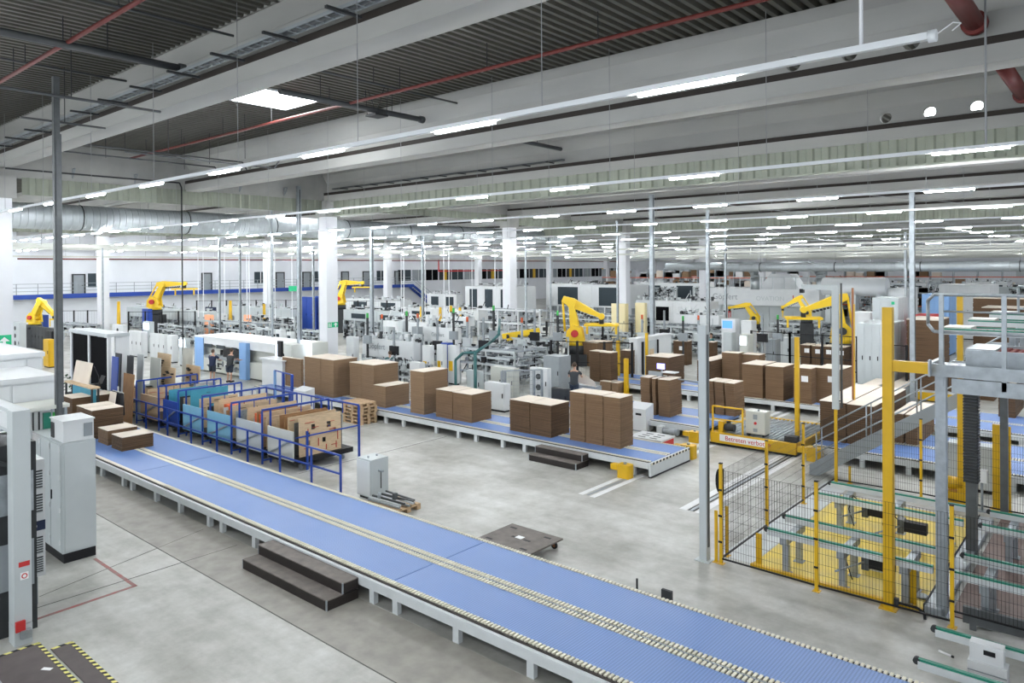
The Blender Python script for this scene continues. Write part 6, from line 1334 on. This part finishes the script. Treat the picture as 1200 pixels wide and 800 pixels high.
rackrow('long storage rack at the far right end of the hall', -62, 12, 116, 4); rackrow('nearer storage rack with brown loads, far right', -32, 12, 92, 3); rackrow('storage rack far behind the printing line', -66, -38, 99, 4)
for a in ((1000, 88, 330, 960, 1030, 'white machine block at the far right, left one'), (1085, 88, 332, 1040, 1110, 'white machine block at the far right, middle one'), (1180, 88, 331, 1130, 1200, 'white machine block at the far right, right one'), (820, 88, 332, 745, 830, 'white machine hall unit behind the middle column'), (700, 92, 333, 640, 712, 'white unit far behind the centre robot'), (535, 86, 345, 500, 542, 'far white machine right of the sloping stair'), (470, 80, 352, 405, 482, 'far grey machine under the gallery end')):
    press(a[5], a[:5], 'white', .5, None, 2, 20)
for i in range(10):
    px = 760+i*46; D = 84+random.uniform(0, 2) if i < 5 else 70+random.uniform(0, 4); frame('tall grey structure in the far band, %s' % NUM[i].replace('rightmost', 'leftmost').replace('right', 'left'), (px+30, D, 333+random.uniform(-6, 6), px+6, px+33), random.choice(['lgrey', 'white', 'galv']), 30, (.4, .7))
# pale service level hung below the far roof
for i in range(7):
    Y = 48+11*i; t = thing('service_bridge', 'pale service bridge of pipes under the far roof, %s from the camera' % ['first', 'second', 'third', 'fourth', 'fifth', 'sixth', 'seventh'][i], 'service bridge', (-30, Y, 7.4)); b = MB()
    for dy, z in ((0, 7.3), (.5, 7.3), (.25, 7.7)): b.bar((-43, Y+dy, z), (12, Y+dy, z), .12)
    b.build('pipes', 'cream', t); b = MB(); x = -43
    while x < 12: b.bar((x, Y, 7.3), (x, Y+.5, 7.3), .08); b.bar((x, Y+.25, 7.3), (x, Y+.25, 7.7), .06); x += 2.3
    b.build('cross_bars', 'white', t, stuff=True)
    for k in range(6): MB().tube((-42+9.5*k, Y+.25, 7.7), (-68+9.5*k, Y+.25, DZ), .02, 5).build('hanger', 'wire', t)
for i, (px, D, h_) in enumerate(((430, 43, 3.4), (447, 45, 3.2), (461, 40, 2.8), (476, 43, 3.5), (489, 44, 3.3), (512, 41, 3.1), (531, 44, 3.6), (547, 42, 3.2), (566, 40, 3.3), (578, 43, 3.8), (611, 41, 3.2), (626, 43, 3.6), (653, 44, 3.4), (752, 46, 3.0), (778, 47, 3.2), (800, 46, 2.9), (818, 45, 3.0), (893, 44, 3.1), (911, 45, 3.0))):
    q = PD(px, D); t = thing('signal_mast', 'slim grey mast with small signal lamp among the centre machines, '+('leftmost' if i == 0 else NUM[i].replace('right', 'left')), 'mast', (q.x, q.y, 0)); MB().box(q.x-.05, q.x+.05, q.y-.05, q.y+.05, 0, h_).build('mast', ['dgrey', 'galv', 'mgrey'][i % 3], t); MB().tube((q.x, q.y, h_), (q.x, q.y, h_+.28), .07, 8).build('signal_lamp', ['lime', 'orange', 'mgrey'][i % 3], t)
    MB().box(q.x-.3, q.x+.3, q.y-.1, q.y+.1, h_*.55, h_*.55+.5).build('switch_box', ['mgrey', 'lgrey', 'black'][i % 3], t)
# suspended emergency sign
q = PD(344, 55); zz = PY(344, 338, q.y).z; t = thing('exit_sign', 'small green exit sign hanging left of the white column', 'exit sign', (q.x, q.y, zz)); MB().rbox(q.x, q.y, zz-.2, .75, .08, .4, YAW).build('sign_panel', 'green', t); MB().tube((q.x, q.y, zz+.2), (q.x, q.y, DZ), .015, 5).build('suspension_rod', 'wire', t)
# ================================================================= PEOPLE
def skin_mesh(name, verts, edges, radii, m, parent, sub=1):
    me = bpy.data.meshes.new(name); me.from_pydata(verts, edges, []); o = bpy.data.objects.new(name, me); C.objects.link(o); o.parent = parent; me.materials.append(MT[m])
    s = o.modifiers.new('skin', 'SKIN'); s.use_smooth_shade = True
    if not me.skin_vertices: bpy.context.view_layer.objects.active = o
    sv = me.skin_vertices[0].data if me.skin_vertices else None
    if sv is None: return o
    for i, r in enumerate(radii):
        sv[i].radius = (r, r) if not isinstance(r, tuple) else r; sv[i].use_root = (i == 0)
    o.modifiers.new('sub', 'SUBSURF').levels = sub; o.modifiers['sub'].render_levels = sub; return o
def person(label, x, y, face, top, bottom, hgt=1.8, lean=.12, arms='front', hair='hair'):
    """standing figure; local +Y is where the person faces"""
    t = thing('person', label, 'person', (x, y, 0)); t.rotation_euler = (0, 0, face); s = hgt/1.8
    def S_(L): return [(a*s, b*s, c*s) for a, b, c in L]
    hy = lean
    hand = {'front': ((.30, .38+hy, 1.12), (.2, .50+hy, 1.14)), 'down': ((.32, .04, 1.1), (.33, .12, .86))}[arms]
    V = [(0, 0, .98), (0, hy*.4, 1.2), (0, hy*.8, 1.4), (0, hy, 1.53), (0, hy+.02, 1.62), (0, hy+.03, 1.72), (0, hy+.02, 1.78)]
    E = [(0, 1), (1, 2), (2, 3), (3, 4), (4, 5), (5, 6)]; R = [(.12, .09), (.11, .085), (.13, .09), .052, .075, .092, .06]
    for sg in (-1, 1):
        k = len(V); V += [(sg*.09, 0, .84), (sg*.11, .02, .5), (sg*.11, -.02, .09), (sg*.12, .13, .04)]; R += [.08, .06, .042, .036]; E += [(0, k), (k, k+1), (k+1, k+2), (k+2, k+3)]
        k = len(V); e, h_ = hand; V += [(sg*.19, hy*.8, 1.42), (sg*e[0], e[1]-.12, e[2]+.04), (sg*h_[0], h_[1], h_[2])]; R += [.06, .042, .03]; E += [(2, k), (k, k+1), (k+1, k+2)]
        w = k+2; a, b_, c = V[w]; dirn = (0, 1, 0) if arms == 'front' else (0, .1, -1)
        V.append((a+dirn[0]*.06, b_+dirn[1]*.06, c+dirn[2]*.06)); R.append((.036, .02)); E.append((w, w+1)); pm = w+1
        for f_ in range(4):
            off = (f_-1.5)*.02; ln = (.07, .085, .08, .06)[f_]; k2 = len(V)
            p_ = V[pm]; V += [(p_[0]+off, p_[1]+dirn[1]*.03+(0 if arms == 'front' else 0), p_[2]+dirn[2]*.03), (p_[0]+off, p_[1]+dirn[1]*(.03+ln*.6)+(.0), p_[2]+dirn[2]*(.03+ln)-(.02 if arms == 'front' else 0))]; R += [.009, .008]; E += [(pm, k2), (k2, k2+1)]
        k2 = len(V); p_ = V[w]; V += [(p_[0]-sg*.045, p_[1]+dirn[1]*.05, p_[2]+dirn[2]*.05)]; R += [.010]; E += [(w, k2)]
    skin_mesh('body', S_(V), E, R, 'skin', t, 2)
    # shirt with short sleeves
    V = [(0, 0, .80), (0, hy*.4, 1.2), (0, hy*.8, 1.4), (0, hy*.97, 1.51)]; E = [(0, 1), (1, 2), (2, 3)]; R = [(.21, .17), (.20, .16), (.22, .17), (.13, .10)]
    for sg in (-1, 1): k = len(V); e = hand[0]; V += [(sg*.20, hy*.8, 1.42), (sg*(e[0]*.92), (e[1]-.12)*.7+hy*.2, (1.42+e[2]+.04)/2)]; R += [.078, .068]; E += [(2, k), (k, k+1)]
    skin_mesh('shirt', S_(V), E, R, top, t, 2)
    V = [(0, 0, 1.04)]; R = [(.21, .165)]; E = []
    for sg in (-1, 1): k = len(V); V += [(sg*.10, 0, .86), (sg*.115, .02, .50)]; R += [.135, .095]; E += [(0, k), (k, k+1)]
    skin_mesh('shorts' if bottom != 'long' else 'trousers', S_(V), E, R, 'denim', t, 2)
    # hair cap, ears, nose, shoes
    b = MB(); c = Vector((0, hy+.015, 1.735))
    for i in range(5):
        for j in range(12):
            a0, a1 = math.pi/2*(i/5)*1.15, math.pi/2*((i+1)/5)*1.15; t0, t1 = 2*math.pi*j/12, 2*math.pi*(j+1)/12
            def P(a, th): 
                a = a*(1.42 if math.sin(th) < .2 else .85)
                f = .108; return (c+Vector((f*math.sin(a)*math.cos(th)*.92, f*math.sin(a)*math.sin(th)*1.05-(.02 if a > 1.2 else 0), f*math.cos(a)))*1.0)*s
            b.quad(P(a0, t0), P(a0, t1), P(a1, t1), P(a1, t0))
    me = bpy.data.meshes.new('hair'); me.from_pydata(b.v, [], b.f); me.materials.append(MT[hair]); o = bpy.data.objects.new('hair', me); C.objects.link(o); o.parent = t
    def child(nm, mb, m): me = bpy.data.meshes.new(nm); me.from_pydata(mb.v, [], mb.f); me.materials.append(MT[m]); o = bpy.data.objects.new(nm, me); C.objects.link(o); o.parent = t
    for sg in (-1, 1):
        child('ear', MB().box(*[v*s for v in (sg*.093-.012, sg*.093+.012, hy, hy+.03, 1.665, 1.72)]), 'skin'); child('shoe', MB().box(*[v*s for v in (sg*.115-.05, sg*.115+.05, -.08, .19, 0, .085)]), 'black')
        child('eye', MB().box(*[v*s for v in (sg*.033-.012, sg*.033+.012, hy+.108, hy+.118, 1.69, 1.70)]), 'black')
    child('nose', MB().box(*[v*s for v in (-.012, .012, hy+.1, hy+.135, 1.655, 1.69)]), 'skin'); child('mouth', MB().box(*[v*s for v in (-.025, .025, hy+.1, hy+.108, 1.63, 1.638)]), 'dieb')
    return t
a = Z(247, 446); person('person in navy T-shirt and shorts standing at the die cutter, left one', a.x, a.y+.1, .5, 'navy', 'shorts', 1.74, .06)
a = Z(267, 448); person('person in dark grey T-shirt and shorts leaning over the die cutter', a.x, a.y+.1, .35, 'gcloth', 'shorts', 1.86, .16)
a = Z(673, 474); person('person in dark T-shirt handling cardboard behind the tall stack', a.x, a.y, .45, 'gcloth', 'long', 1.9, .1)
bd = thing('cardboard_blank', 'pale cardboard blank held up by the person behind the tall stack', 'cardboard', (a.x, a.y+.7, 1.3)); MB().poly([(a.x-.8, a.y+.62, 1.15), (a.x-.3, a.y+.6, 1.5), (a.x+.1, a.y+.6, 1.35), (a.x+.7, a.y+.62, 1.05), (a.x+.75, a.y+.65, .8), (a.x-.2, a.y+.62, .9)], (0, .012, 0)).build('sheet', 'ktop', bd)
MB().box(a.x-.7, a.x+.7, a.y+.64, a.y+1.2, 0, .8).build('support_table', 'mgrey', bd)
a = PD(833.5, 49); person('small person in green shirt beside the tall post, far right of centre', a.x, a.y, 2.5, 'petrol', 'long', 1.78, .02, 'down')
a = PD(885.5, 56); person('small person in pale blue shirt before the white printing line', a.x, a.y, 2.2, 'lgrey', 'long', 1.8, .02, 'down')
a = PD(466, 40.3); person('small person in grey green before the lettered white machine', a.x, a.y-.6, 1.0, 'petrol', 'long', 1.75, .02, 'down')
